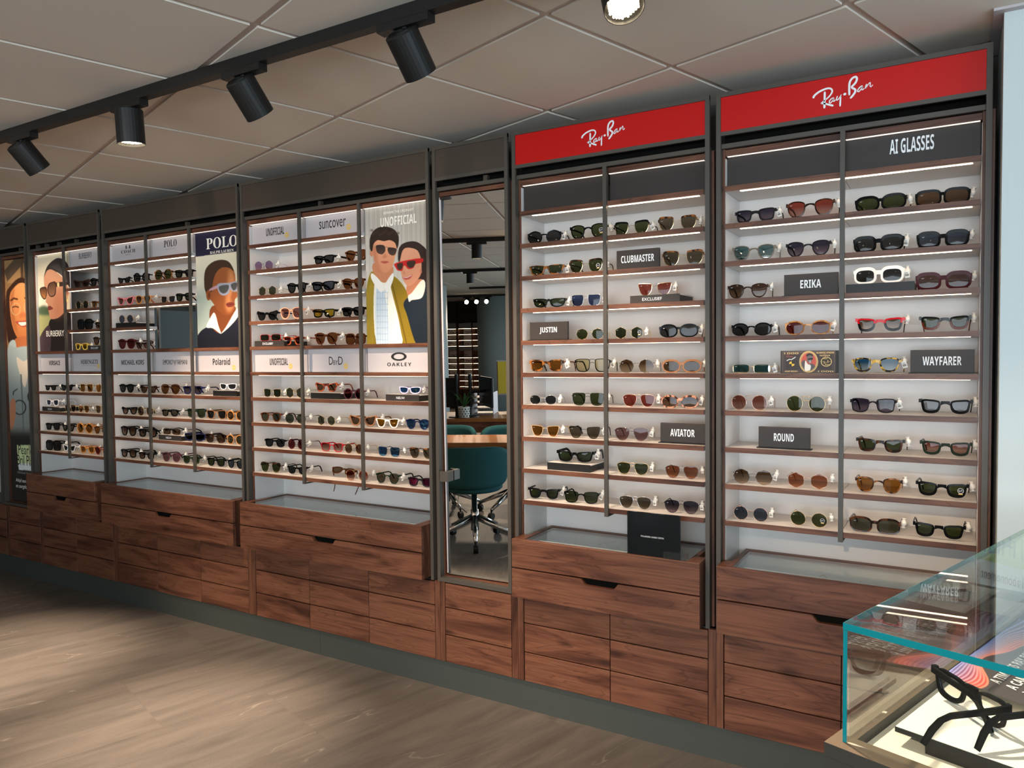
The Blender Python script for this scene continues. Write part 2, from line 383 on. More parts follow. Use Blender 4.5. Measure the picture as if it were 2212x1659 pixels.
def cabinet(u):
    xl, xr, ncol, nm = BAYS[u]; xc = (xl+xr)/2
    t = thing('display_cabinet', CLAB[u], 'cabinet', (xc, 0, .49), 0, GRP_CAB)
    part('frame', frame_mb(xl, xr), M_FRAME, t)
    part('header_panel', MB().box(xl+.0165, xr-.0165, .003, .02, 2.2875, 2.4085), M_RED if u > 4 else M_HEAD, t,
         label='glossy red header panel with white script lettering' if u > 4 else None)
    hp = t.children[-1]
    if u > 4:
        mb = MB(); w = .181; cx = -.3335 if u == 6 else -1.1865
        mb.add(*logo_geo(cx-w/2, 2.3095, w, .0025)); part('lettering', mb, M_LET_W, hp)
    part('shadow_gap', MB().box(xl+.017, xr-.017, .055, .06, 2.24, 2.29), M_VOID, t)
    for s, x in ((-1, xl), (1, xr)):
        a, b = (x-.009, x+.024) if s < 0 else (x-.024, x+.009)
        sp = MB().box(a, b, .031, .262, .49, 2.235)
        p = part('side_panel', sp, WOODV, t)
        xi = b if s < 0 else a
        part('inner_lining', MB().box(min(xi, xi-s*.0015), max(xi, xi-s*.0015), .036, .2345, .49, 2.2), M_WHITE, p)
    part('back_panel', MB().box(xl+.0245, xr-.0245, .235, .25, .49, 2.21), M_WHITE, t)
    tb = part('top_board', MB().box(xl+.025, xr-.025, .031, .234, 2.207, 2.228), WOOD, t)
    ce = col_edges(u)
    for c in range(ncol): led(.036, ce[c]+.006, ce[c+1]-.006, 2.2067, tb, M_STRIP)
    for c in range(ncol):
        for k in range(10):
            if k in NOSHELF.get((u, c), ()): continue
            g = .0008
            x0, x1 = ce[c]+(.0265-.024 if c == 0 else g), ce[c+1]-(.0025 if c == ncol-1 else g)
            mb = MB().box(x0, x1, .019, .0225, SHZ[k]-TS, SHZ[k], 0).box(x0, x1, .0226, .2335, SHZ[k]-TS, SHZ[k], 1)
            sh = part('shelf', mb, [WOOD, M_WHITE], t)
            if k < 9 and not (k == 4 and u < 5):
                led(.034, x0+(.05 if c == 0 else .004), x1-(.022 if c == ncol-1 else .004), SHZ[k]-TS, sh)
    for c in range(1, ncol):
        x = ce[c]
        mb = MB().box(x-.0075, x+.0075, .006, .0185, .862, 2.2305).box(x-.0075, x+.0075, .0186, .075, .862, .8665)
        part('divider_post', mb, M_FRAME, t)
    if u in (4, 3, 2):
        for k, x in enumerate({4: [-2.72], 3: [-3.75], 2: [-5.34+.02, -5.21, -5.06, -4.86]}[u]):
            part('hanging_clip', MB().box(x-.009, x+.009, .03, .05, 2.2475, 2.274), M_HEAD, t)
    return t

# Script logo strokes (drawn in a box 1765 wide, 836 high, sheared to the level line)
def ribbon(pts, w0, w1, mb, y, thick=.0012):
    P = [Vector((a, 0, b)) for a, b in pts]
    # smooth the stroke
    Q = []
    for i in range(len(P)-1):
        p0, p1, p2, p3 = P[max(i-1, 0)], P[i], P[i+1], P[min(i+2, len(P)-1)]
        for s in range(5):
            q = s/5.0
            Q.append(0.5*((2*p1)+(p2-p0)*q+(2*p0-5*p1+4*p2-p3)*q*q+(3*p1-p0-3*p2+p3)*q*q*q))
    Q.append(P[-1]); vs = []; n = len(Q)
    for i in range(n):
        t = (Q[min(i+1, n-1)]-Q[max(i-1, 0)]).normalized(); nr = Vector((-t.z, 0, t.x))
        w = (w0+(w1-w0)*i/(n-1))/2*min(1, .45+.55*min(i, n-1-i)/1.6)
        for d in (-1, 1):
            p = Q[i]+nr*(w*d); vs += [(p.x, y-thick, p.z), (p.x, y, p.z)]
    fs = []
    for i in range(n-1):
        a = i*4; b = a+4
        fs += [(a, b, b+2, a+2), (a+2, b+2, b+3, a+3), (a, a+1, b+1, b)]
    mb.add(vs, fs)
LOGO = [([(245, 850), (270, 770), (400, 655), (560, 570), (690, 530), (775, 545), (812, 600), (800, 670), (750, 750), (680, 830), (605, 895)], 66, 40),
        ([(592, 632), (588, 800), (585, 1000), (580, 1160)], 62, 66), ([(462, 1003), (520, 968), (590, 905)], 14, 60), ([(475, 1006), (600, 1010), (730, 1045), (855, 1072)], 40, 66),
        ([(872, 822), (800, 850), (745, 905), (728, 965), (760, 985), (815, 930), (872, 850), (848, 915), (866, 935), (915, 885)], 34, 30),
        ([(975, 765), (945, 850), (950, 893), (985, 880), (1035, 815), (1088, 715)], 36, 26), ([(1070, 760), (1058, 900), (1050, 1092)], 36, 58),
        ([(1145, 722), (1232, 690)], 74, 74),
        ([(1322, 745), (1318, 560), (1322, 400), (1352, 290), (1420, 205), (1495, 172), (1535, 200), (1530, 285), (1480, 380), (1395, 475), (1420, 520), (1490, 560), (1492, 630), (1430, 735), (1345, 838)], 62, 62),
        ([(1705, 440), (1640, 480), (1585, 545), (1560, 610), (1595, 625), (1650, 565), (1705, 470), (1683, 545), (1705, 568), (1755, 520)], 34, 28),
        ([(1830, 385), (1800, 450), (1788, 532)], 30, 40), ([(1795, 520), (1850, 430), (1915, 345), (1928, 380), (1918, 445), (1945, 475), (2000, 412)], 26, 26)]
def logo_geo(x, z, w, y, plane=None):
    """white script mark, width w, lower left corner x,z"""
    mb = MB(); s = w/1765.0
    for pts, a, b in LOGO:
        q = [((px_-240)*s, (836-(py+.19*(px_-240)-399))*s*1.02) for px_, py in pts]
        ribbon([(x+a_, z+b_) for a_, b_ in q], a*s, b*s, mb, y, min(.0012, w*.02))
    return mb.v, mb.f

for u in (6, 5, 4, 3, 2): cabinet(u)

# narrow frames: the mirror door and the tall poster door
def narrow(u, xl, xr):
    xc = (xl+xr)/2
    t = thing('display_cabinet', CLAB[u], 'cabinet', (xc, 0, .49), 0, GRP_CAB)
    f = frame_mb(xl, xr); f.box(xl+.016, xr-.016, .0005, .03, .4902, .508)
    part('frame', f, M_FRAME, t)
    part('header_panel', MB().box(xl+.0165, xr-.0165, .003, .02, 2.2875, 2.4085), M_HEAD, t)
    part('shadow_gap', MB().box(xl+.017, xr-.017, .055, .06, 2.24, 2.29), M_VOID, t)
    for s, x in ((-1, xl), (1, xr)):
        a, b = (x-.009, x+.018) if s < 0 else (x-.018, x+.009)
        part('side_panel', MB().box(a, b, .031, .262, .49, 2.235), WOODV, t)
    part('top_board', MB().box(xl+.0185, xr-.0185, .031, .26, 2.21, 2.228), WOOD, t)
    part('bottom_board', MB().box(xl+.0185, xr-.0185, .031, .26, .4905, .51), WOOD, t)
    part('back_panel', MB().box(xl+.0185, xr-.0185, .245, .26, .5105, 2.2095), M_VOID, t)
    part('hanging_clip', MB().box(xc+.055, xc+.075, .03, .05, 2.2475, 2.274), M_HEAD, t)
    return t
tm = narrow(7, -2.006, -1.618)
d = thing('mirror_door', 'tall narrow mirror door reflecting a teal office chair and desks', 'mirror', (-1.812, .04, .512))   # hinged on the left, a little ajar
part('mirror', MB().box(-1.976, -1.6445, .036, .0385, .516, 2.204), M_MIRROR, d)
part('backing', MB().box(-1.9775, -1.643, .0386, .050, .513, 2.206), M_BLACK, d)
part('latch', MB().box(-1.981, -1.962, -.014, -.0005, .945, .99).box(-1.955, -1.938, -.014, .033, .945, .99).box(-1.962, -1.955, -.014, -.009, .945, .99), M_FRAME, d)
part('hinge', MB().box(-1.976, -1.930, .024, .0355, 2.193, 2.2025), M_BLACK, d)
part('edge_strip', MB().add([(-1.9865, .034, 2.204), (-1.9765, .034, 2.204), (-1.9765, .034, .52), (-1.9815, .034, .52), (-1.9865, .05, 2.204), (-1.9765, .05, 2.204), (-1.9765, .05, .52), (-1.9815, .05, .52)],
     [(0, 3, 2, 1), (4, 5, 6, 7), (0, 1, 5, 4), (1, 2, 6, 5), (2, 3, 7, 6), (3, 0, 4, 7)]), M_SIGNW, d)  # off-white wedge painting in cabinet light that leaks past the ajar door
d.rotation_euler = (.0125, 0, math.radians(2.7)); d.location.y = .055     # the door stands a little ajar
narrow(1, -5.795, -5.408)
# the cabinet cut by the left edge of the view
BAYS[0] = (-6.66, -5.82, 2, 'cut-off cabinet'); NOSHELF[(0, 0)] = range(0, 10)
cabinet(0)

# ---------------------------------------------------------------- drawer chests with glass tops
CH_LAB = {6: 'walnut drawer chest with glass top under the rightmost cabinet, behind the glass case',
          5: 'walnut drawer chest with glass top carrying the black lens tester',
          4: 'wide walnut drawer chest with glass top left of the mirror',
          3: 'wide walnut drawer chest with glass top under the blue-banded poster cabinet',
          2: 'short walnut drawer chest with glass top, leftmost of the row'}
M_TRAY = pm('drawer_tray', rgb(176, 170, 164), 0.6, 0, 0.2)
def chest(u):
    xl, xr, n, _ = BAYS[u]; a, b = xl+.0185, xr-.0185; xc = (a+b)/2
    t = thing('drawer_chest', CH_LAB[u], 'drawers', (xc, 0, .50), 0, 'glass-topped drawer chests under the cabinets')
    yf = -.063
    for x0, x1 in ((a+.0015, a+.0325), (b-.0325, b-.0015)):
        part('side_panel', MB().box(x0, x1, yf+.0195, .0305, .503, .7445), WOODV, t)
    part('upper_front', MB().box(a, b, yf, yf+.018, .6275, .745), WOOD, t, bevel=.0012)
    w1, w2, dp = .078, .058, .0235
    pts = [(a, .503), (b, .503), (b, .6225), (xc+w1, .6225), (xc+w2+.004, .6225-dp+.003), (xc+w2-.004, .6225-dp), (xc-w2+.004, .6225-dp), (xc-w2-.004, .6225-dp+.003), (xc-w1, .6225), (a, .6225)]
    lf = part('lower_front', MB().prism(pts, yf, yf+.018), WOOD, t)
    part('handle_recess', MB().box(xc-.1, xc+.1, yf+.0185, yf+.022, .585, .6265), M_VOID, lf)  # flat dark plate behind the notch, painting in the cavity's shade
    part('carcass', MB().box(a+.033, b-.033, yf+.0225, .225, .503, .655), M_BLACK, t)
    rim = MB(); ys = yf+.0185
    rim.box(a+.033, b-.033, .212, .2335, .726, .7448); rim.box(a+.033, a+.05, yf+.0195, .2115, .726, .7448); rim.box(b-.05, b-.033, yf+.0195, .2115, .726, .7448)
    part('rim', rim, WOOD, t)
    part('tray', MB().box(a+.034, b-.034, ys+.001, .211, .6555, .675), M_TRAY, t)
    part('tray_divider', MB().box(a+.051, b-.051, .07, .088, .6755, .712), M_WHITE, t)
    part('glass_top', MB().box(a+.0505, b-.0505, ys+.0005, .2115, .7375, .7425), M_GLASS, t)
    return t
for u in (6, 5, 4, 3, 2): chest(u)

# ---------------------------------------------------------------- base cabinets with drawers
BASES = {6: (-.721, .068, 2), 5: (-1.559, -.7785, 2), 7: (-1.9665, -1.6205, 1), 4: (-3.206, -2.0235, 3), 3: (-4.448, -3.2655, 3), 2: (-5.30, -4.4935, 2), 1: (-5.73, -5.334, 1), 0: (-6.6, -5.775, 2)}
BLAB = {6: 'walnut base drawers below the rightmost cabinet, partly behind the glass case', 5: 'walnut base drawers below the chest with the black lens tester',
        7: 'single column of walnut base drawers below the mirror', 4: 'three-column walnut base drawers left of the mirror',
        3: 'three-column walnut base drawers below the blue-banded poster cabinet', 2: 'two-column walnut base drawers below the leftmost glass-topped chest',
        1: 'single column of walnut base drawers below the smiling-woman poster', 0: 'walnut base drawers cut off by the left edge of the view'}
ZR = [(.1285, .2495), (.2545, .3735), (.3785, .484)]
for u, (a, b, n) in BASES.items():
    t = thing('base_cabinet', BLAB[u], 'cabinet', ((a+b)/2, 0, .127), 0, 'base drawer cabinets along the wall')
    part('carcass', MB().box(a+.002, b-.002, .0205, .255, .127, .489), M_BLACK, t)
    w = (b-a)/n
    for c in range(n):
        for z0, z1 in ZR:
            part('drawer_front', MB().box(a+w*c+.0015, a+w*(c+1)-.0015, 0.0, .018, z0, z1), WOOD, t, bevel=.001)
    # upright filler right of the drawers
    nx = {6: .103, 5: -.7215, 7: -1.5595, 4: -1.967, 3: -3.2065, 2: -4.4485, 1: -5.3005, 0: -5.7305}[u]
    mid = (b+nx)/2
    part('filler_panel', MB().box(b+.001, mid-.0006, .001, .0185, .1285, .489), WOODV, t)
    part('filler_panel', MB().box(mid+.0006, nx-.002, .001, .0185, .1285, .489), WOODV, t)
# ---------------------------------------------------------------- sign panels in the cabinets
def ring_mb(mb, cx, cz, rx, rz, ix, iz, y, n=40):
    vs = []
    for i in range(n):
        a = 2*math.pi*i/n
        vs += [(cx+rx*math.cos(a), y, cz+rz*math.sin(a)), (cx+ix*math.cos(a), y, cz+iz*math.sin(a))]
    mb.add(vs, [(2*i, 2*i+1, (2*i+3) % (2*n), (2*i+2) % (2*n)) for i in range(n)])
def disc_mb(mb, cx, cz, r, y, n=24, a0=0, a1=2*math.pi, rz=None):
    rz = rz or r
    full = abs(a1-a0-2*math.pi) < 1e-6
    pts = [(cx+r*math.cos(a0+(a1-a0)*i/n), y, cz+rz*math.sin(a0+(a1-a0)*i/n)) for i in range(n if full else n+1)]
    if not full: pts.append((cx, y, cz))
    mb.add(pts, [tuple(range(len(pts)))])
ROW = {'top': (2.0985, 2.2055), 'mid': (SHZ[5]+.0005, SHZ[4]-TS-.0005)}
def sign_panel(u, c, row, lines, label, dark=False, dot=None, ydep=.052):
    ce = col_edges(u); n = BAYS[u][2]; z0, z1 = ROW[row]
    x0, x1 = ce[c]+.004, ce[c+1]-.002-(.002 if c == n-1 else 0)
    t = thing('sign_panel', label, 'sign', ((x0+x1)/2, ydep, z0), 0, 'sign panels set in the cabinets')
    part('panel', MB().box(x0, x1, ydep, ydep+.006, z0, z1), M_CHAR if dark else M_SIGNW, t)
    if lines:
        mb = MB(); greys = MB()
        for tx, a, b, za, zb, sp in lines:
            if tx.startswith('~'): text_mb(greys, tx[1:], a, b, za, zb, ydep-.0006, sp)
            elif tx == '@ellipse':
                ring_mb(mb, (a+b)/2, (za+zb)/2, (b-a)/2, (zb-za)/2, (b-a)/2*.66, (zb-za)/2*.62, ydep-.0006)
            elif tx == '@coach':
                mb.box(a, b, ydep-.0007, ydep-.0003, za+.006, za+.0075)
                disc_mb(mb, a+.006, za+.004, .0038, ydep-.0007); disc_mb(mb, b-.012, za+.004, .0038, ydep-.0007); mb.box(b-.018, b-.008, ydep-.0007, ydep-.0003, za+.007, zb-.002)
                mb.add([(a, ydep-.0007, za+.008), (a+.012, ydep-.0007, za+.008), (a+.013, ydep-.0007, zb-.003), (a+.003, ydep-.0007, zb)], [(0, 1, 2, 3)])
            elif tx == '@eagle':
                m_ = (a+b)/2
                for k in range(5):
                    zz = za+(zb-za)*k/5; w = (b-a)/2*(.25+.75*k/4)
                    mb.add([(m_-w, ydep-.0007, zz+.004), (m_, ydep-.0007, zz-.001), (m_+w, ydep-.0007, zz+.004), (m_+w, ydep-.0007, zz+.0062), (m_, ydep-.0007, zz+.0014), (m_-w, ydep-.0007, zz+.0062)], [(0, 1, 4, 5), (1, 2, 3, 4)])
            else: text_mb(mb, tx, a, b, za, zb, ydep-.0006, sp)
        if mb.v: part('lettering', mb, M_LET_W if dark else M_LET_K, t)
        if greys.v: part('lettering', greys, M_LET_G, t)
    if dot:
        mb = MB(); disc_mb(mb, dot[0], dot[1], .0145, ydep-.0008); o = part('sticker', mb, M_GOLDDOT, t, label='round golden sticker')
        mb = MB(); mb.box(dot[0]-.008, dot[0]+.008, ydep-.0014, ydep-.001, dot[1]-.002, dot[1]+.0015); part('sticker_mark', mb, M_SIGNW, o)
    return t
S_ = 'white sign panel '
sign_panel(6, 0, 'top', [], 'blank charcoal sign panel, left half under the rightmost red header', True)
sign_panel(6, 1, 'top', [(sansb('AI GLASSES'), -.197, -.071, 2.142, 2.189, 1.0)], 'charcoal sign panel lettered AI GLASSES under the rightmost red header', True)
sign_panel(5, 0, 'top', [], 'blank charcoal sign panel, left half under the red header beside the mirror', True)
sign_panel(5, 1, 'top', [], 'blank charcoal sign panel, right half under the red header beside the mirror', True)
sign_panel(4, 0, 'top', [(sansb('UNOFFICIAL'), -3.127, -2.993, 2.140, 2.180, 1.0)], S_+'with black capitals and gold dot, top left of the couple-poster cabinet', dot=(-2.975, 2.134))
sign_panel(4, 1, 'top', [('suncover', -2.745, -2.568, 2.140, 2.178, 1.0)], S_+'with black lowercase word and gold dot, beside the poster of the couple', dot=(-2.55, 2.134))
sign_panel(4, 0, 'mid', [(sansb('UNOFFICIAL'), -3.121, -2.986, 1.464, 1.5, 1.0)], S_+'with black capitals and gold dot, mid-height left of the couple-poster cabinet', dot=(-2.966, 1.458))
sign_panel(4, 1, 'mid', [('D', -2.697, -2.670, 1.465, 1.505, 1.0), ('BY', -2.667, -2.637, 1.465, 1.487, 1.0), ('D', -2.634, -2.605, 1.465, 1.505, 1.0)], S_+'with large and small capitals and gold dot, mid-height middle column', dot=(-2.585, 1.458))
sign_panel(4, 2, 'mid', [('@ellipse', -2.298, -2.205, 1.482, 1.522, 1), (sansb('OAKLEY'), -2.322, -2.178, 1.457, 1.474, 1.25)], S_+'with black elliptical ring mark below the poster of the couple')
sign_panel(3, 0, 'top', [('@coach', -4.36, -4.305, 2.172, 2.196, 1), (serifb('COACH'), -4.404, -4.263, 2.148, 2.168, 1.1), ('NEW YORK', -4.36, -4.31, 2.136, 2.1405, 1.0)], S_+'with little black carriage mark above serif capitals')
sign_panel(3, 1, 'top', [(serifb('POLO'), -3.985, -3.868, 2.152, 2.192, 1.05), ('~RALPH LAUREN', -3.97, -3.882, 2.136, 2.144, 1.0)], S_+'with thin serif capitals above a small grey line, blue-poster cabinet')
sign_panel(3, 0, 'mid', [(sansb('MICHAEL KORS'), -4.436, -4.209, 1.470, 1.499, 1.0)], S_+'with two words in bold black capitals at mid-height, left column')
sign_panel(3, 1, 'mid', [('EMPORIO', -4.025, -3.936, 1.470, 1.498, 0.9), ('@eagle', -3.938, -3.890, 1.466, 1.498, 1), ('ARMANI', -3.893, -3.802, 1.470, 1.498, 0.9)], S_+'with winged mark between two words, below the small square mirror')
sign_panel(3, 2, 'mid', [(sansb('Polaroid'), -3.579, -3.434, 1.466, 1.504, 1.0)], S_+'with bold lowercase word and gold dot, below the blue-banded poster', dot=(-3.405, 1.452))
sign_panel(2, 1, 'top', [('BURBERRY', -4.861, -4.718, 2.150, 2.186, 1.0)], S_+'with thin capitals beside the turtleneck poster, top right')
sign_panel(2, 0, 'mid', [(sansb('VERSACE'), -5.256, -5.12, 1.470, 1.5, .95)], S_+'with bold capitals below the turtleneck poster')
sign_panel(2, 1, 'mid', [(serifb('SERENGETI'), -4.877, -4.687, 1.476, 1.505, 1.0), ('~PREMIUM SUNGLASSES', -4.86, -4.70, 1.463, 1.469, 1.0)], S_+'with spaced serif capitals and gold dot, right of the bold-capital panel', dot=(-4.682, 1.462))

# ---------------------------------------------------------------- painted posters (printed pictures)
class Canvas:
    def __init__(s, W, H, quad):
        """quad: picture corners TL, TR, BR, BL in the coordinates the shapes are given in"""
        s.W, s.H = W, H; s.a = np.zeros((H, W, 3))
        A = []; B = []
        for (u, v), (x, y) in zip(quad, ((0, 0), (1, 0), (1, 1), (0, 1))):
            A += [[u, v, 1, 0, 0, 0, -x*u, -x*v], [0, 0, 0, u, v, 1, -y*u, -y*v]]; B += [x, y]
        s.h = np.append(np.linalg.solve(np.array(A), np.array(B)), 1).reshape(3, 3)
        yy, xx = np.mgrid[0:H, 0:W]; s.x = (xx+.5)/W; s.y = (yy+.5)/H
    def T(s, pts):
        p = np.array([(a, b, 1) for a, b in pts], float) @ s.h.T
        return p[:, :2]/p[:, 2:]
    def mask(s, pts, smooth=True, blur=0):
        p = s.T(pts)
        if smooth and len(p) > 3:
            q = []; n = len(p)
            for i in range(n):
                p0, p1, p2, p3 = p[i-1], p[i], p[(i+1) % n], p[(i+2) % n]
                for k in range(4):
                    t = k/4
                    q.append(.5*(2*p1+(p2-p0)*t+(2*p0-5*p1+4*p2-p3)*t*t+(3*p1-p0-3*p2+p3)*t**3))
            p = np.array(q)
        m = np.zeros((s.H, s.W))
        for ox, oy in ((-.25, -.25), (.25, -.25), (-.25, .25), (.25, .25)):
            X = s.x+ox/s.W; Y = s.y+oy/s.H; ins = np.zeros((s.H, s.W), bool); n = len(p)
            for i in range(n):
                (x1, y1), (x2, y2) = p[i], p[(i+1) % n]
                if y1 == y2: continue
                c = ((y1 > Y) != (y2 > Y)) & (X < (x2-x1)*(Y-y1)/(y2-y1)+x1); ins ^= c
            m += ins*.25
        for _ in range(2):
            if blur:
                k = 2*blur+1
                for ax in (0, 1):
                    pad = np.concatenate([np.repeat(m.take([0], ax), blur, ax), m, np.repeat(m.take([-1], ax), blur, ax)], ax)
                    cs = np.cumsum(pad, ax); z = np.zeros_like(cs.take([0], ax)); cs = np.concatenate([z, cs], ax)
                    L_ = m.shape[ax]
                    m = (cs.take(range(k, k+L_), ax)-cs.take(range(0, L_), ax))/k
        return m
    def poly(s, pts, c, smooth=True, blur=0, op=1.0, c2=None):
        m = s.mask(pts, smooth, blur)[..., None]*op; col = np.array(c, float)
        if c2 is not None:
            p = s.T(pts); y0, y1 = p[:, 1].min(), p[:, 1].max(); t = np.clip((s.y-y0)/(y1-y0), 0, 1)[..., None]
            col = np.array(c)*(1-t)+np.array(c2)*t
        s.a = s.a*(1-m)+col*m
    def ell(s, cx, cy, rx, ry, c, blur=0, op=1.0, ang=0):
        ca, sa = math.cos(ang), math.sin(ang)
        s.poly([(cx+rx*math.cos(t)*ca-ry*math.sin(t)*sa, cy+rx*math.cos(t)*sa+ry*math.sin(t)*ca) for t in [2*math.pi*i/20 for i in range(20)]], c, False, blur, op)
    def line(s, pts, w, c, op=1.0, blur=0):
        L_ = []; R_ = []; n = len(pts)
        for i in range(n):
            dx = pts[min(i+1, n-1)][0]-pts[max(i-1, 0)][0]; dy = pts[min(i+1, n-1)][1]-pts[max(i-1, 0)][1]; d = math.hypot(dx, dy) or 1
            L_.append((pts[i][0]-dy/d*w/2, pts[i][1]+dx/d*w/2)); R_.append((pts[i][0]+dy/d*w/2, pts[i][1]-dx/d*w/2))
        s.poly(L_+R_[::-1], c, False, blur, op)
    def mesh(s, name, x0, x1, y, z0, z1, plane=None):
        W, H = s.W, s.H
        xs = np.linspace(0, 1, W); zs = np.linspace(1, 0, H)
        X, Z = np.meshgrid(xs, zs); v = np.stack([x0+(x1-x0)*X, np.full_like(X, y), z0+(z1-z0)*Z], -1).reshape(-1, 3)
        if plane: v = np.array([plane(a, b) for a, b in zip(X.ravel(), Z.ravel())])
        i = np.arange(W*H).reshape(H, W); f = np.stack([i[:-1, :-1], i[1:, :-1], i[1:, 1:], i[:-1, 1:]], -1).reshape(-1, 4)
        me = bpy.data.meshes.new(name)
        me.vertices.add(len(v)); me.vertices.foreach_set('co', v.ravel())
        me.loops.add(f.size); me.loops.foreach_set('vertex_index', f.ravel())
        me.polygons.add(len(f)); me.polygons.foreach_set('loop_start', np.arange(0, f.size, 4)); me.polygons.foreach_set('loop_total', np.full(len(f), 4))
        a = np.clip(s.a, 0, 255)/255; l = np.where(a <= .04045, a/12.92, ((a+.055)/1.055)**2.4)
        ca = me.color_attributes.new('print', 'FLOAT_COLOR', 'POINT')
        ca.data.foreach_set('color', np.concatenate([l.reshape(-1, 3), np.ones((W*H, 1))], 1).ravel())
        me.update(calc_edges=True); me.materials.append(M_PRINT); return me
M_PRINT, _nt, _b = new_mat('printed_picture')
_ca = N(_nt, 'ShaderNodeVertexColor', layer_name='print'); _nt.links.new(_ca.outputs['Color'], _b.inputs['Base Color'])
_b.inputs['Roughness'].default_value = 0.45; _b.inputs['Specular IOR Level'].default_value = 0.25
def poster(cv, label, x0, x1, y, z0, z1, letters=(), group='advertising posters in the cabinets'):
    t = thing('poster', label, 'poster', ((x0+x1)/2, y, z0), 0, group)
    me = cv.mesh('picture', x0, x1, y-.0007, z0, z1)
    v = np.empty(len(me.vertices)*3); me.vertices.foreach_get('co', v); v = v.reshape(-1, 3)-np.array(t.location); me.vertices.foreach_set('co', v.ravel())
    link('picture', me, t)
    part('board', MB().box(x0, x1, y, y+.006, z0, z1), M_SIGNW, t)
    for tx, a, b, c, d, m in letters:   # in fractions of the picture, from the top
        mb = MB(); text_mb(mb, tx, x0+(x1-x0)*a, x0+(x1-x0)*b, z1-(z1-z0)*d, z1-(z1-z0)*c, y-.0014); part('lettering', mb, m, t)
    return t

# couple in sunglasses
cv = Canvas(170, 340, [(1367, 522), (2014, 425), (2035, 1932), (1400, 1947)])
cv.a[:] = (206, 198, 186)
cv.a *= (1-.10*np.clip(1-cv.y*2.2, 0, 1))[..., None]
st = (np.sin(cv.x*math.pi*2*46) > .35)*(cv.y < .72); cv.a *= (1-.20*st*np.clip(1.25-cv.y*1.3, 0, 1))[..., None]
# man: jacket, shirts
cv.poly([(1390, 1400), (1440, 1180), (1520, 1260), (1660, 1230), (1790, 1400), (1795, 1600), (1900, 1960), (1380, 1960)], (150, 124, 36), c2=(120, 98, 24))
cv.poly([(1395, 1420), (1440, 1300), (1480, 1420), (1470, 1960), (1400, 1960)], (168, 142, 52), blur=3, op=.6)
cv.poly([(1468, 1330), (1560, 1300), (1640, 1330), (1700, 1600), (1740, 1950), (1500, 1950)], (232, 228, 214))
cv.poly([(1490, 1360), (1545, 1330), (1600, 1600), (1610, 1950), (1492, 1950)], (196, 208, 216))
for q in range(9): cv.line([(1492, 1400+q*62), (1606, 1400+q*62)], 7, (150, 172, 196), .7)
for q in range(5): cv.line([(1502+q*24, 1360), (1506+q*24, 1950)], 5, (150, 172, 196), .7)
cv.poly([(1620, 1290), (1660, 1240), (1790, 1400), (1790, 1600), (1900, 1950), (1770, 1950), (1700, 1640)], (136, 110, 28))
cv.line([(1640, 1300), (1720, 1640), (1790, 1950)], 12, (96, 76, 18), .8)
cv.poly([(1455, 1180), (1560, 1300), (1640, 1230), (1640, 1120), (1470, 1090)], (196, 128, 92))
cv.poly([(1452, 1200), (1440, 1260), (1530, 1400), (1560, 1330)], (236, 232, 224)); cv.poly([(1645, 1200), (1655, 1260), (1600, 1400), (1570, 1330)], (236, 232, 224))
cv.poly([(1448, 930), (1470, 860), (1560, 830), (1660, 850), (1690, 930), (1668, 1040), (1640, 1140), (1590, 1190), (1550, 1185), (1490, 1130), (1460, 1030)], (226, 160, 122), c2=(212, 140, 104))
cv.poly([(1448, 930), (1480, 900), (1500, 1080), (1540, 1185), (1490, 1130), (1460, 1030)], (170, 100, 70), blur=4, op=.7)
cv.ell(1440, 985, 16, 40, (200, 130, 98))
cv.poly([(1420, 900), (1430, 800), (1480, 730), (1560, 705), (1650, 730), (1702, 800), (1705, 880), (1690, 940), (1670, 880), (1620, 850), (1560, 860), (1500, 850), (1460, 890), (1448, 960), (1430, 960)], (44, 32, 26))
for q in range(14): cv.ell(1440+q*20, 745+((q*37) % 50), 16, 13, (70, 54, 42), 1, .55)
cv.line([(1455, 925), (1500, 905), (1590, 925), (1690, 945)], 9, (150, 130, 100))
cv.poly([(1488, 905), (1560, 905), (1575, 960), (1545, 1000), (1500, 985), (1484, 945)], (52, 40, 36), c2=(84, 62, 52))
cv.poly([(1602, 930), (1682, 940), (1672, 1000), (1640, 1012), (1606, 985)], (52, 40, 36), c2=(84, 62, 52))
cv.poly([(1575, 990), (1590, 1030), (1560, 1042), (1545, 1030)], (196, 120, 88), blur=1, op=.8)
cv.poly([(1528, 1078), (1570, 1070), (1612, 1080), (1570, 1098)], (176, 84, 72))
# woman
cv.poly([(1700, 1010), (1730, 900), (1840, 862), (1930, 900), (2010, 1020), (2034, 1300), (2030, 1420), (1920, 1330), (1800, 1340), (1730, 1180)], (48, 34, 30))
cv.poly([(1755, 1520), (1810, 1440), (1960, 1290), (2036, 1330), (2036, 1960), (1890, 1960), (1790, 1640)], (30, 40, 50), c2=(22, 32, 42))
cv.poly([(1790, 1330), (1930, 1260), (1940, 1390), (1860, 1480), (1800, 1440)], (190, 122, 90))
cv.poly([(1800, 1440), (1840, 1400), (1935, 1270), (1968, 1320), (1935, 1455), (1840, 1480), (1810, 1500)], (228, 222, 208))
cv.poly([(1712, 1060), (1740, 950), (1830, 925), (1910, 970), (1930, 1090), (1920, 1220), (1850, 1310), (1795, 1330), (1750, 1270), (1725, 1170)], (222, 158, 124), c2=(206, 138, 106))
cv.poly([(1700, 1030), (1730, 910), (1840, 870), (1930, 920), (1960, 1080), (1930, 1060), (1890, 960), (1800, 930), (1745, 960), (1715, 1080)], (52, 38, 34))
cv.poly([(1668, 1098), (1790, 1062), (1935, 1042), (1938, 1085), (1870, 1105), (1850, 1145), (1800, 1155), (1770, 1120), (1752, 1130), (1742, 1172), (1700, 1172), (1676, 1140)], (196, 36, 36))
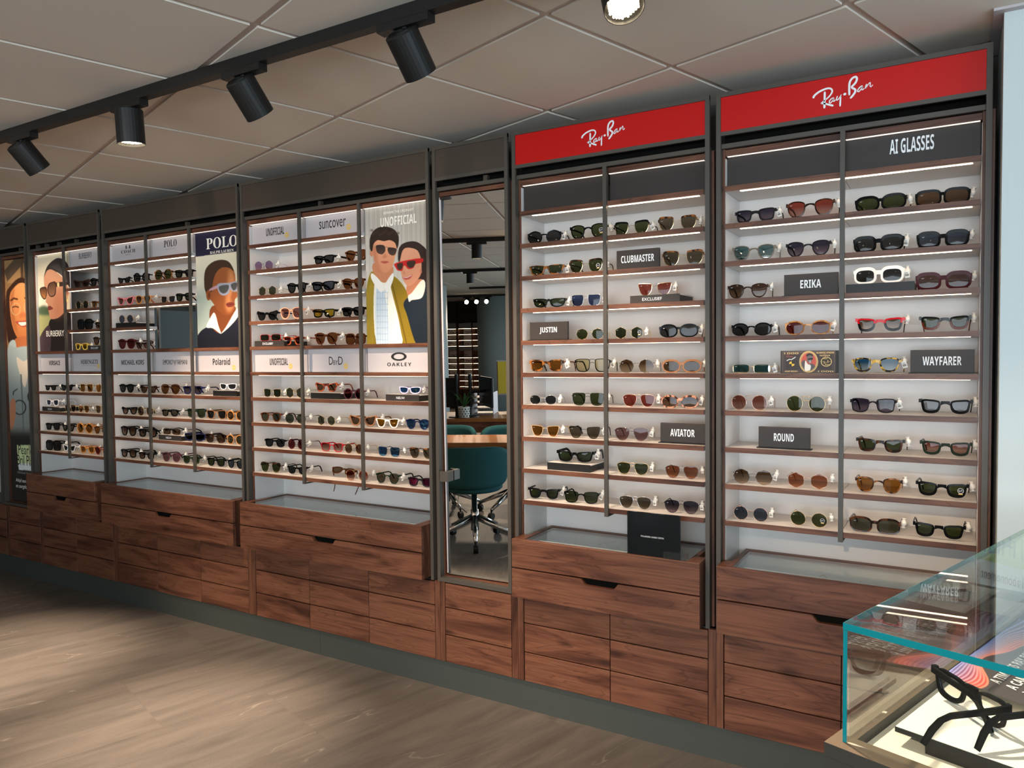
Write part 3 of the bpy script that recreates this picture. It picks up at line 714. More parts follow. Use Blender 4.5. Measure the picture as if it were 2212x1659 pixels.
cv.poly([(1690, 1105), (1745, 1092), (1740, 1150), (1705, 1160)], (60, 44, 34)); cv.poly([(1788, 1080), (1868, 1070), (1856, 1130), (1805, 1140)], (60, 44, 34))
cv.poly([(1745, 1240), (1790, 1235), (1840, 1212), (1820, 1255), (1775, 1268)], (178, 82, 74)); cv.line([(1752, 1244), (1790, 1243), (1834, 1220)], 6, (240, 224, 210))
cv.poly([(1752, 1170), (1776, 1205), (1752, 1216)], (186, 116, 86), blur=1, op=.7); cv.ell(1925, 1180, 9, 24, (190, 120, 90))
ce4 = col_edges(4)
M_LET_C = pm('cream_lettering', rgb(246, 240, 226), 0.5)
poster(cv, 'tall poster of a curly-haired man and a woman in red sunglasses', ce4[2]+.004, ce4[3]-.004, .05, 1.5615, 2.2055,
       [('REFRAME THE ORDINARY', .30, .76, .037, .056, M_LET_C), (sansb('UNOFFICIAL'), .25, .80, .078, .145, M_LET_C)])

# man in grey sunglasses under a dark blue band
cv = Canvas(120, 260, [(1703, 230), (2088, 193), (2118, 1272), (1738, 1282)])
g_ = np.clip(cv.y*1.2, 0, 1)[..., None]; cv.a[:] = np.array((236, 224, 194))*(1-g_)+np.array((176, 182, 172))*g_
cv.poly([(1700, 780), (2110, 800), (2110, 1100), (1720, 1060)], (150, 168, 158), blur=10, op=.6)
cv.poly([(1690, 220), (2100, 180), (2094, 408), (1700, 446)], (38, 34, 56), smooth=False)
cv.poly([(1735, 1300), (1742, 1150), (1840, 1080), (1920, 1140), (2050, 960), (2105, 985), (2125, 1300)], (34, 36, 48), c2=(22, 22, 30))
cv.poly([(1850, 900), (2030, 900), (2020, 1000), (1920, 1145), (1840, 1060)], (118, 62, 32))
cv.poly([(1806, 1090), (1835, 1010), (1872, 960), (1905, 1080), (1925, 1150), (1860, 1100)], (232, 226, 214)); cv.poly([(1925, 1150), (1965, 1090), (2050, 930), (2066, 985), (2000, 1080)], (240, 236, 224))
cv.poly([(1790, 640), (1830, 540), (1930, 490), (2000, 530), (2034, 620), (2040, 720), (2055, 800), (2034, 850), (2034, 900), (2010, 960), (1965, 985), (1905, 945), (1845, 850), (1800, 790)], (158, 92, 50), c2=(128, 70, 38))
cv.poly([(1990, 560), (2030, 640), (2030, 760), (2000, 840), (2025, 900), (1990, 960), (1960, 900), (1975, 700)], (206, 140, 92), blur=4, op=.8)
cv.poly([(1784, 700), (1792, 570), (1850, 500), (1930, 482), (1990, 510), (2026, 590), (1990, 560), (1930, 552), (1880, 600), (1855, 690), (1845, 770), (1800, 770)], (66, 46, 34))
cv.ell(1822, 800, 20, 48, (140, 78, 44)); cv.ell(1826, 800, 9, 28, (96, 50, 28), 1)
cv.poly([(1832, 742), (1905, 705), (1908, 730), (1836, 760)], (176, 140, 150))
cv.poly([(1895, 700), (1990, 692), (2060, 676), (2062, 700), (2056, 760), (2022, 780), (1996, 752), (1984, 790), (1940, 806), (1904, 775)], (150, 152, 168))
cv.poly([(1908, 722), (1982, 712), (1976, 765), (1945, 788), (1914, 768)], (74, 74, 74)); cv.poly([(2002, 708), (2050, 694), (2046, 745), (2020, 760)], (74, 74, 74))
cv.poly([(1965, 880), (2000, 866), (2030, 876), (2020, 905), (1980, 912)], (120, 54, 40)); cv.line([(1965, 888), (2026, 884)], 6, (80, 32, 26))
cv.poly([(2020, 770), (2058, 812), (2030, 835), (2005, 825)], (150, 86, 48), blur=1)
ce3 = col_edges(3)
poster(cv, 'tall poster of a man in grey sunglasses and navy sweater, dark blue band on top', ce3[2]+.004, ce3[3]-.004, .05, 1.5615, 2.2055,
       [(serifb('POLO'), .24, .90, .055, .15, M_LET_C), (serifb('RALPH LAUREN'), .32, .82, .17, .192, M_LET_C)])

# woman in black turtleneck
cv = Canvas(110, 250, [(455, 40), (880, -15), (935, 1390), (522, 1392)])
g_ = np.clip(cv.y*1.6, 0, 1)[..., None]; cv.a[:] = np.array((232, 216, 184))*(1-g_)+np.array((238, 226, 200))*g_
cv.poly([(470, 850), (700, 860), (700, 1300), (490, 1300)], (160, 158, 104), blur=6); cv.poly([(485, 790), (540, 752), (600, 765), (640, 800), (650, 880), (490, 870)], (74, 92, 66), blur=3)
cv.poly([(640, 960), (700, 930), (850, 850), (930, 900), (940, 1400), (520, 1400), (510, 1250), (600, 1120)], (34, 27, 26))
cv.poly([(520, 1180), (640, 1030), (650, 1400), (515, 1400)], (66, 50, 54)); cv.poly([(860, 1150), (945, 1000), (945, 1400), (840, 1400)], (58, 46, 50))
cv.poly([(556, 330), (600, 250), (660, 230), (760, 320), (850, 430), (870, 600), (850, 800), (770, 910), (690, 942), (645, 925), (628, 850), (618, 812), (612, 760), (606, 725), (582, 690), (596, 600), (562, 480)], (214, 156, 120), c2=(194, 132, 100))
cv.poly([(700, 560), (850, 560), (850, 800), (770, 905), (700, 900)], (176, 110, 82), blur=8, op=.6)
cv.poly([(553, 350), (590, 200), (680, 100), (760, 78), (850, 140), (900, 300), (905, 500), (880, 480), (840, 400), (770, 310), (700, 265), (640, 235), (590, 260)], (58, 50, 48), c2=(76, 66, 62))
for q in range(5): cv.line([(640+q*22, 190-q*8), (740+q*20, 250+q*10), (840+q*8, 400+q*16)], 7, (130, 122, 118), .45)
cv.ell(862, 560, 26, 70, (200, 140, 108)); cv.ell(862, 560, 12, 40, (150, 92, 68), 1)
cv.poly([(700, 432), (860, 420), (868, 462), (710, 490)], (62, 44, 36)); cv.poly([(730, 432), (755, 430), (757, 488), (734, 490)], (226, 200, 140))
cv.poly([(600, 520), (620, 440), (680, 412), (712, 430), (712, 590), (660, 632), (620, 600)], (70, 46, 36)); cv.poly([(612, 520), (632, 452), (700, 436), (700, 580), (655, 616), (625, 590)], (96, 66, 50), c2=(150, 108, 80))
cv.poly([(502, 510), (560, 482), (594, 510), (596, 600), (580, 660), (548, 655), (515, 600)], (70, 46, 36)); cv.poly([(512, 520), (584, 515), (584, 610), (570, 650), (530, 610)], (100, 66, 46), c2=(196, 128, 70))
cv.poly([(612, 770), (640, 756), (680, 790), (660, 808), (618, 815)], (120, 54, 46)); cv.ell(854, 640, 6, 26, (232, 206, 130)); cv.ell(856, 685, 20, 24, (236, 212, 140))
ce2 = col_edges(2)
poster(cv, 'poster of a woman in black turtleneck and large square sunglasses, pale sky', ce2[0]+.004, ce2[1]-.004, .05, 1.5615, 2.2055,
       [('BURBERRY', .22, .78, .785, .845, M_LET_C)])

# smiling woman, full-length
cv = Canvas(80, 340, [(2.5, 557), (53, 550), (71, 1092), (23, 1086)])
def P_(l): return [(a*.1567, 540+b*.1567) for a, b in l]
def Q_(l): return [(a*.2441, 740+b*.2441) for a, b in l]
cv.a[:] = (150, 112, 74)
cv.poly(P_([(0, 80), (330, 60), (330, 200), (200, 400), (30, 420)]), (172, 132, 88)); cv.poly(P_([(20, 260), (140, 90), (320, 70), (60, 420)]), (96, 76, 60), False); cv.line(P_([(232, 90), (240, 400)]), 5, (96, 72, 50))
cv.poly(P_([(45, 640), (100, 480), (200, 370), (290, 400), (360, 560), (400, 1200), (150, 1300), (70, 1250)]), (58, 34, 24))
cv.poly(P_([(90, 640), (150, 500), (230, 440), (320, 500), (380, 700), (400, 1100), (330, 1230), (240, 1265), (170, 1200), (110, 980)]), (232, 158, 96), c2=(200, 118, 66))
cv.poly(P_([(95, 640), (150, 520), (130, 800), (190, 1160), (120, 980)]), (170, 90, 50), blur=2, op=.6)
cv.line(P_([(100, 700), (140, 665), (190, 680)]), 4, (90, 46, 28)); cv.line(P_([(270, 670), (310, 640), (360, 660)]), 4, (90, 46, 28))
cv.line(P_([(120, 795), (160, 780), (200, 795)]), 2.6, (80, 40, 26)); cv.line(P_([(280, 765), (320, 745), (360, 760)]), 2.6, (80, 40, 26))
for cx_, cy_ in ((165, 820), (320, 800)):
    cv.line(P_([(cx_+55*math.cos(t), cy_+85*math.sin(t)) for t in [i*math.pi/8 for i in range(17)]]), 1.3, (214, 180, 130))
cv.poly(P_([(165, 1005), (250, 990), (340, 985), (310, 1060), (240, 1075)]), (176, 70, 56)); cv.poly(P_([(195, 1015), (250, 1008), (310, 1005), (290, 1045), (235, 1060)]), (246, 232, 214))
cv.poly(P_([(215, 900), (240, 870), (290, 890), (290, 935), (215, 940)]), (196, 112, 66), blur=1)
cv.poly(P_([(160, 1250), (350, 1230), (360, 1520), (270, 1560), (180, 1500)]), (188, 106, 62), c2=(206, 124, 76))
cv.poly(P_([(80, 1350), (160, 1270), (190, 1500), (260, 1570), (350, 1530), (400, 1300), (420, 1800), (90, 1800)]), (186, 196, 190))
cv.poly(Q_([(40, 120), (120, 60), (250, 60), (300, 200), (320, 900), (80, 900)]), (172, 184, 180), c2=(128, 128, 120))
cv.poly(Q_([(115, 150), (170, 185), (232, 150), (205, 300), (180, 420), (140, 300)]), (222, 206, 184))
cv.line(Q_([(150, 300), (165, 600), (175, 900)]), 3, (112, 118, 114))
cv.line(Q_([(92, 490), (95, 460), (125, 435)]), 2, (40, 34, 30))
for cx_, cy_ in ((142, 600), (250, 500)): cv.line(Q_([(cx_+46*math.cos(t), cy_+64*math.sin(t)) for t in [i*math.pi/8 for i in range(17)]]), 2.2, (46, 40, 36))
cv.poly(Q_([(70, 560), (105, 530), (112, 640), (100, 760), (75, 800)]), (196, 128, 92))
cv.poly(Q_([(60, 820), (330, 820), (340, 1500), (60, 1500)]), (46, 42, 38), False, 5)
cv.poly(Q_([(124, 935), (270, 928), (282, 1095), (132, 1092)]), (206, 216, 160), False); cv.poly(Q_([(132, 1090), (282, 1094), (286, 1158), (140, 1150)]), (226, 226, 222), False)
cv.ell(*Q_([(262, 925)])[0], 6, 14, (238, 236, 230))
poster(cv, 'full-length poster of a smiling woman in thin round glasses at far left', -5.774, -5.429, .045, .513, 2.205,
       [('Pearle', .30, .84, .763, .802, M_LET_K), ('Bril Plan', .24, .93, .805, .848, M_LET_K), ('individueel abonnement', .24, .94, .872, .884, M_LET_G), ('Altijd een passende', .16, .95, .905, .924, M_LET_C), ('en zorgeloos gevoel', .16, .95, .928, .949, M_LET_C)], None)

# small square mirror between the shelves of the blue-poster cabinet
t = thing('square_mirror', 'small square mirror set between shelves left of the blue-banded poster', 'mirror', ((ce3[1]+ce3[2])/2, .05, 1.562))
part('mirror', MB().box(ce3[1]+.012, ce3[2]-.006, .048, .0495, 1.566, SHZ[2]-TS-.008), M_MIRROR, t)
part('backing', MB().box(ce3[1]+.009, ce3[2]-.003, .05, .056, 1.562, SHZ[2]-TS-.005), M_FRAME, t)
ROWS = """6 1 0 0 2 -0.626 0.145 square matte_black purple_grad p
6 1 0 1 2 -0.442 0.159 panto dark_tortoise red_grad -
6 1 1 0 2 -0.224 0.156 wideoval black green -
6 1 1 1 2 -0.046 0.154 chunkyrect black brown -
6 2 0 0 2 -0.631 0.151 keyhole grey teal -
6 2 0 1 2 -0.448 0.147 keyhole matte_black purple_grad -
6 2 1 0 2 -0.229 0.152 chunky black smoke p
6 2 1 1 2 -0.044 0.147 chunky black bluegrey -
6 3 0 0 1 -0.652 0.142 keyhole dark_brown brown_grad -
6 3 1 0 2 -0.228 0.153 chunky white smoke pr
6 3 1 1 2 -0.041 0.156 chunky burgundy rosebrown -
6 4 0 0 2 -0.639 0.144 oval black smoke p
6 4 0 1 2 -0.448 0.150 oval amber_tortoise darkred p
6 4 1 0 2 -0.223 0.148 wayfarer red_top tan_grad -
6 4 1 1 2 -0.036 0.146 wayfarer black_over_tortoise green -
6 5 0 0 1 -0.638 0.142 flatrect gold teal p
6 5 1 0 1 -0.233 0.151 roundway yellow_tortoise blue_grad p
6 6 0 0 2 -0.646 0.133 dround rosegold pinkbrown p
6 6 0 1 2 -0.453 0.134 dround gold green -
6 6 1 0 2 -0.242 0.141 softsquare matte_black purple_grad p
6 6 1 1 2 -0.032 0.151 wayfarer black palegrey -
6 7 1 0 2 -0.219 0.148 wayfarer dark_tortoise green -
6 7 1 1 2 -0.03 0.147 wayfarer dark_green redbrown_grad -
6 8 0 0 2 -0.633 0.142 octagon gunmetal tan_grad p
6 8 0 1 2 -0.446 0.139 hexagon copper orangebrown -
6 8 1 0 2 -0.223 0.143 panto tortoise amber -
6 8 1 1 2 -0.039 0.150 wayfarer black green s
6 9 0 0 2 -0.64 0.127 round copper bluegrey p
6 9 0 1 2 -0.442 0.128 round gold green s
6 9 1 0 2 -0.234 0.156 newway dark_tortoise greygreen -
6 9 1 1 2 -0.046 0.149 wayfarer black green -
5 1 0 0 2 -1.479 0.148 octrect black smoke p
5 1 0 1 2 -1.28 0.159 keyhole black green s
5 1 1 0 2 -1.094 0.145 browline black green p
5 1 1 1 2 -0.911 0.148 browline tortoise greybrown -
5 2 0 0 2 -1.47 0.156 narrow tortoise green p
5 2 0 1 2 -1.29 0.149 browline dark_tortoise green s
5 2 1 0 1 -0.89 0.158 browline tortoise greybrown -
5 3 0 0 2 -1.46 0.142 wrap black green p
5 3 0 1 2 -1.291 0.130 navigator silver blue p
5 3 1 0 1 -1.002 0.136 hexcat gold rose pr
5 4 0 0 1 -1.274 0.118 octagon gold green p
5 4 1 0 2 -1.107 0.120 hexagon gold darkgreen ps
5 4 1 1 2 -0.907 0.148 fatoval black smoke p
5 5 0 0 2 -1.475 0.158 square tortoise amber p
5 5 0 1 2 -1.264 0.150 caravan black paleyellow p
5 5 1 0 2 -1.077 0.142 octagon gunmetal tan_grad -
5 5 1 1 2 -0.896 0.149 fatoval clear_brown brown -
5 6 0 0 2 -1.491 0.126 metaloval silver smoke p
5 6 0 1 2 -1.285 0.143 navigator black_metal green -
5 6 1 0 2 -1.068 0.135 aviator rosegold rose p
5 6 1 1 2 -0.904 0.144 fatoval pink_tortoise brown_grad p
5 7 0 0 2 -1.482 0.133 hexcat beige amber p
5 7 0 1 2 -1.301 0.142 hexcat black_metal greybrown p
5 7 1 0 1 -1.098 0.142 aviator gunmetal mauve p
5 8 0 0 1 -1.348 0.162 wrapway black green pr
5 8 1 0 2 -1.094 0.133 aviator gold green p
5 8 1 1 2 -0.896 0.133 aviator gunmetal orangebrown -
5 9 0 0 2 -1.492 0.142 wayfarer black green p
5 9 0 1 2 -1.318 0.148 thinsquare black green p
5 9 1 0 2 -1.084 0.136 aviator silver greybrown p
5 9 1 1 2 -0.898 0.136 aviator black_metal purple_grad p
4 1 0 0 1 -3.159 0.136 octagon silver lilac p
4 1 1 0 2 -2.728 0.141 bigwrap black smoke p
4 1 1 1 2 -2.512 0.138 oversize brown amberdark p
4 2 0 0 2 -3.136 0.131 hexagon gold greygreen p
4 2 0 1 2 -2.92 0.138 oversize black smoke p
4 2 1 0 2 -2.738 0.155 bigwrap black bluegrey p
4 2 1 1 2 -2.535 0.137 oversize brown amberdark p
4 3 0 0 2 -3.144 0.154 cateye black smoke -
4 3 0 1 2 -2.964 0.161 oversize peach mauve p
4 3 1 0 2 -2.736 0.143 bigwrap black yellow p
4 3 1 1 2 -2.541 0.150 bigwrap black smoke p
4 4 0 0 2 -3.126 0.157 flatrect red darkgreen r
4 4 0 1 2 -2.954 0.147 square red_tortoise darkred -
4 4 1 0 2 -2.722 0.155 oversize brown amberdark p
4 4 1 1 2 -2.527 0.128 oversquare brown amberdark p
4 6 0 0 2 -3.116 0.132 thinmetal gold darkgreen p
4 6 0 1 2 -2.947 0.137 hexagon gold greygreen p
4 6 1 0 2 -2.731 0.142 cateye red_tortoise brown pr
4 6 1 1 2 -2.544 0.125 roundacetate plum darkred p
4 6 2 0 1 -2.202 0.125 wrap lilac bluemirror pr
4 7 0 0 2 -3.132 0.139 panto brown greygreen p
4 7 0 1 2 -2.948 0.142 octagon black_metal greygreen -
4 7 1 0 2 -2.731 0.126 hexagon gold greygreen p
4 7 1 1 2 -2.489 0.162 cateye clear_brown brown -
4 7 2 0 2 -2.334 0.136 hexacetate white goldmirror p
4 7 2 1 2 -2.154 0.132 panto navy bluemirror -
4 8 0 0 2 -3.106 0.139 square black smoke p
4 8 0 1 2 -2.944 0.130 dround burgundy darkred p
4 8 1 0 2 -2.696 0.137 thinsquare red redbrown_grad -
4 8 1 1 2 -2.548 0.126 round gold brown -
4 8 2 0 2 -2.328 0.136 thinmetal black_metal bluemirror -
4 8 2 1 2 -2.134 0.138 browline tortoise greybrown -
4 9 0 0 2 -3.142 0.144 browline dark_tortoise green p
4 9 0 1 2 -2.944 0.133 wayfarer black smoke p
4 9 1 0 2 -2.675 0.134 oversize brown brown l
4 9 1 1 2 -2.532 0.138 round gold red_grad -
4 9 2 0 2 -2.34 0.140 panto dark_green greybrown p
4 9 2 1 2 -2.144 0.136 square matte_black redmirror -
3 1 0 0 2 -4.398 0.121 cateye black smoke -
3 1 0 1 2 -4.223 0.136 roundacetate black smoke -
3 1 1 0 2 -4.012 0.148 roundacetate tortoise green p
3 1 1 1 2 -3.822 0.147 square black smoke -
3 2 0 0 2 -4.39 0.162 cateye pink rosebrown p
3 2 0 1 2 -4.212 0.138 oversize tan brown_grad p
3 2 1 0 2 -3.972 0.118 thinmetal silver smoke -
3 2 1 1 2 -3.828 0.148 square black darkgreen -
3 3 0 0 1 -4.394 0.134 octagon gold bluegrey pr
3 4 0 0 2 -4.392 0.162 oversize burgundy darkred -
3 4 0 1 2 -4.228 0.130 cateye dark_tortoise mauve -
3 6 0 0 2 -4.405 0.139 oversize black smoke p
3 6 0 1 2 -4.186 0.138 cateye dark_tortoise brown p
3 6 1 0 2 -3.975 0.162 aviator brown amberdark p
3 6 1 1 2 -3.772 0.151 square navy purple_grad p
3 6 2 0 1 -3.477 0.136 wrap clear smoke r
3 7 0 0 2 -4.382 0.139 cateye black brown_grad -
3 7 0 1 2 -4.22 0.140 round gold brown p
3 7 1 0 2 -3.986 0.132 square black greybrown p
3 7 1 1 2 -3.747 0.162 square dark_green green -
3 7 2 0 2 -3.57 0.154 thinsquare clear_brown smoke p
3 7 2 1 2 -3.412 0.125 roundacetate amber_tortoise brown p
3 8 0 0 2 -4.398 0.157 oversize black brown_grad p
3 8 0 1 2 -4.206 0.162 square black brown_grad p
3 8 1 0 2 -3.979 0.162 flatrect black brown pr
3 8 1 1 2 -3.77 0.162 wrap navy smoke -
3 8 2 0 2 -3.585 0.154 thinsquare dark_tortoise brown p
3 8 2 1 2 -3.42 0.129 roundacetate tan greybrown p
3 9 0 0 2 -4.404 0.158 square black brown_grad -
3 9 0 1 2 -4.223 0.136 square black brown_grad p
3 9 1 0 2 -3.984 0.149 panto plum mauve p
3 9 1 1 2 -3.802 0.144 square dark_green green p
3 9 2 0 2 -3.585 0.145 square black green p
3 9 2 1 2 -3.42 0.129 panto black bluegrey p
2 1 1 0 2 -4.858 0.154 cateye dark_brown rosebrown p
2 1 1 1 2 -4.681 0.138 oversize black smoke -
2 2 1 0 2 -4.856 0.135 round gold greygreen p
2 2 1 1 2 -4.682 0.138 square tortoise brown -
2 3 1 0 2 -4.835 0.162 oversquare black smoke p
2 3 1 1 2 -4.645 0.138 square dark_tortoise brown -
2 4 1 0 2 -4.88 0.142 square clear_yellow yellow -
2 4 1 1 2 -4.679 0.138 oversize dark_tortoise brown r
2 6 0 0 2 -5.261 0.118 wayfarer black smoke p
2 6 0 1 2 -5.066 0.134 cateye black smoke -
2 6 1 0 2 -4.838 0.141 navigator gold amber p
2 6 1 1 2 -4.662 0.138 aviator gold amber -
2 7 0 0 2 -5.252 0.139 square clear bluegrey pr
2 7 0 1 2 -5.03 0.127 aviator gold brown -
2 7 1 0 2 -4.874 0.123 aviator gold amber p
2 7 1 1 2 -4.674 0.138 navigator gold brown -
2 8 0 0 2 -5.252 0.153 square black smoke p
2 8 0 1 2 -5.065 0.140 cateye black greybrown -
2 8 1 0 2 -4.871 0.155 roundacetate amber_tortoise amber p
2 8 1 1 2 -4.69 0.138 panto tortoise amber -
2 9 0 0 2 -5.253 0.162 oversquare black smoke p
2 9 0 1 2 -5.061 0.138 cateye clear smoke p
2 9 1 0 2 -4.85 0.148 square amber_tortoise amber p
2 9 1 1 2 -4.688 0.138 panto red_tortoise darkred -"""
# ---------------------------------------------------------------- sunglasses
def tortoise(name, dark, light, scale=70, bias=.5):
    m, nt, b = new_mat(name)
    tc = N(nt, 'ShaderNodeTexCoord'); n = N(nt, 'ShaderNodeTexNoise'); n.inputs['Scale'].default_value = scale; n.inputs['Detail'].default_value = 1.5
    oi = N(nt, 'ShaderNodeObjectInfo'); ad = N(nt, 'ShaderNodeVectorMath', operation='ADD')
    nt.links.new(tc.outputs['Object'], ad.inputs[0]); nt.links.new(oi.outputs['Random'], ad.inputs[1]); nt.links.new(ad.outputs[0], n.inputs['Vector'])
    r = ramp(nt, [(bias-.08, dark), (bias+.06, light)]); nt.links.new(n.outputs['Fac'], r.inputs[0]); nt.links.new(r.outputs[0], b.inputs['Base Color'])
    b.inputs['Roughness'].default_value = 0.15; b.inputs['Specular IOR Level'].default_value = 0.15; return m
def twotone(name, top, bottom, z=.033):
    m, nt, b = new_mat(name)
    tc = N(nt, 'ShaderNodeTexCoord'); sp = N(nt, 'ShaderNodeSeparateXYZ'); nt.links.new(tc.outputs['Object'], sp.inputs[0])
    gt = N(nt, 'ShaderNodeMath', operation='GREATER_THAN'); gt.inputs[1].default_value = z; nt.links.new(sp.outputs[2], gt.inputs[0])
    mx_ = N(nt, 'ShaderNodeMix', data_type='RGBA'); nt.links.new(gt.outputs[0], mx_.inputs['Factor']); mx_.inputs['A'].default_value = bottom; mx_.inputs['B'].default_value = top
    nt.links.new(mx_.outputs['Result'], b.inputs['Base Color']); b.inputs['Roughness'].default_value = 0.2; b.inputs['Specular IOR Level'].default_value = 0.15; return m
def ace(name, c, rough=.16): return pm('acetate_'+name, c, rough, 0, 0.05)
def met(name, c): return pm('metal_'+name, c, .22, 1.0)
K_ = (0.005, 0.005, 0.005, 1)
FR = {  # name: (material, words)
 'black': (ace('black', K_), 'black'), 'matte_black': (ace('matte_black', (.016, .014, .016, 1), .45), 'matte black'),
 'dark_tortoise': (tortoise('dark_tortoise', (.012, .007, .005, 1), (.09, .03, .012, 1), 60, .56), 'dark tortoiseshell'),
 'tortoise': (tortoise('tortoise', (.02, .009, .005, 1), (.26, .09, .02, 1), 60, .5), 'tortoiseshell'),
 'amber_tortoise': (tortoise('amber_tortoise', (.30, .10, .02, 1), (.62, .26, .06, 1), 55, .45), 'amber tortoiseshell'),
 'yellow_tortoise': (tortoise('yellow_tortoise', (.02, .012, .008, 1), (.62, .36, .05, 1), 75, .53), 'yellow tortoiseshell'),
 'pink_tortoise': (tortoise('pink_tortoise', (.05, .02, .012, 1), (.6, .26, .15, 1), 70, .48), 'pink tortoiseshell'),
 'red_tortoise': (tortoise('red_tortoise', (.10, .012, .008, 1), (.42, .09, .03, 1), 60, .5), 'red tortoiseshell'),
 'grey': (ace('grey', rgb(112, 100, 88)), 'grey'), 'dark_brown': (ace('dark_brown', rgb(52, 34, 26)), 'dark brown'), 'white': (ace('white', rgb(232, 226, 218)), 'white'),
 'burgundy': (ace('burgundy', rgb(66, 24, 28)), 'burgundy'), 'red_top': (twotone('red_over_black', rgb(196, 22, 34), K_, .0315), 'red-topped black'),
 'black_over_tortoise': (twotone('black_over_tortoise', K_, rgb(96, 40, 20), .031), 'black-over-tortoiseshell'), 'dark_green': (ace('dark_green', rgb(34, 44, 34)), 'dark green'),
 'beige': (ace('beige', rgb(206, 170, 130)), 'beige'), 'clear_brown': (ace('clear_brown', rgb(150, 104, 72)), 'light brown'), 'brown': (ace('brown', rgb(84, 44, 22)), 'brown'),
 'peach': (ace('peach', rgb(222, 160, 128)), 'peach'), 'red': (ace('red', rgb(170, 26, 34)), 'red'), 'plum': (ace('plum', rgb(84, 44, 54)), 'plum'), 'lilac': (ace('lilac', rgb(206, 196, 224)), 'lilac'),
 'navy': (ace('navy', rgb(28, 32, 66)), 'navy'), 'pink': (ace('pink', rgb(214, 120, 124)), 'pink'), 'tan': (ace('tan', rgb(186, 130, 76)), 'tan'), 'clear': (ace('clear', rgb(214, 212, 216)), 'clear'),
 'clear_yellow': (ace('clear_yellow', rgb(220, 186, 86)), 'yellow'),
 'gold': (met('gold', (.80, .58, .30, 1)), 'gold'), 'rosegold': (met('rose_gold', (.80, .52, .42, 1)), 'rose gold'), 'gunmetal': (met('gunmetal', (.16, .16, .17, 1)), 'gunmetal'),
 'copper': (met('copper', (.66, .38, .26, 1)), 'copper'), 'silver': (met('silver', (.72, .72, .74, 1)), 'silver'), 'black_metal': (met('black', (.03, .03, .03, 1)), 'black metal')}
def lens_mat(name, top, bot=None, refl=0.0, rcol=(1, 1, 1, 1), h=.046):
    m, nt, b = new_mat('lens_'+name); nt.nodes.remove(b); L = nt.links
    tr = N(nt, 'ShaderNodeBsdfTransparent')
    if bot:
        tc = N(nt, 'ShaderNodeTexCoord'); sp = N(nt, 'ShaderNodeSeparateXYZ'); L.new(tc.outputs['Object'], sp.inputs[0])
        mr = N(nt, 'ShaderNodeMapRange'); mr.inputs['From Min'].default_value = .004; mr.inputs['From Max'].default_value = h*.8; L.new(sp.outputs[2], mr.inputs['Value'])
        r = ramp(nt, [(0, bot), (1, top)]); L.new(mr.outputs[0], r.inputs[0]); L.new(r.outputs[0], tr.inputs[0])
    else: tr.inputs[0].default_value = top
    gl = N(nt, 'ShaderNodeBsdfGlossy'); gl.inputs['Roughness'].default_value = 0.02; gl.inputs[0].default_value = rcol
    fr = fresnel(nt, 1.25); ad = N(nt, 'ShaderNodeMath', operation='ADD', use_clamp=True); ad.inputs[1].default_value = refl
    L.new(fr.outputs[0], ad.inputs[0]); mix = N(nt, 'ShaderNodeMixShader'); L.new(ad.outputs[0], mix.inputs[0]); L.new(tr.outputs[0], mix.inputs[1]); L.new(gl.outputs[0], mix.inputs[2])
    L.new(mix.outputs[0], nt.nodes['Material Output'].inputs[0]); return m
def t_(r, g, b): return (r, g, b, 1)
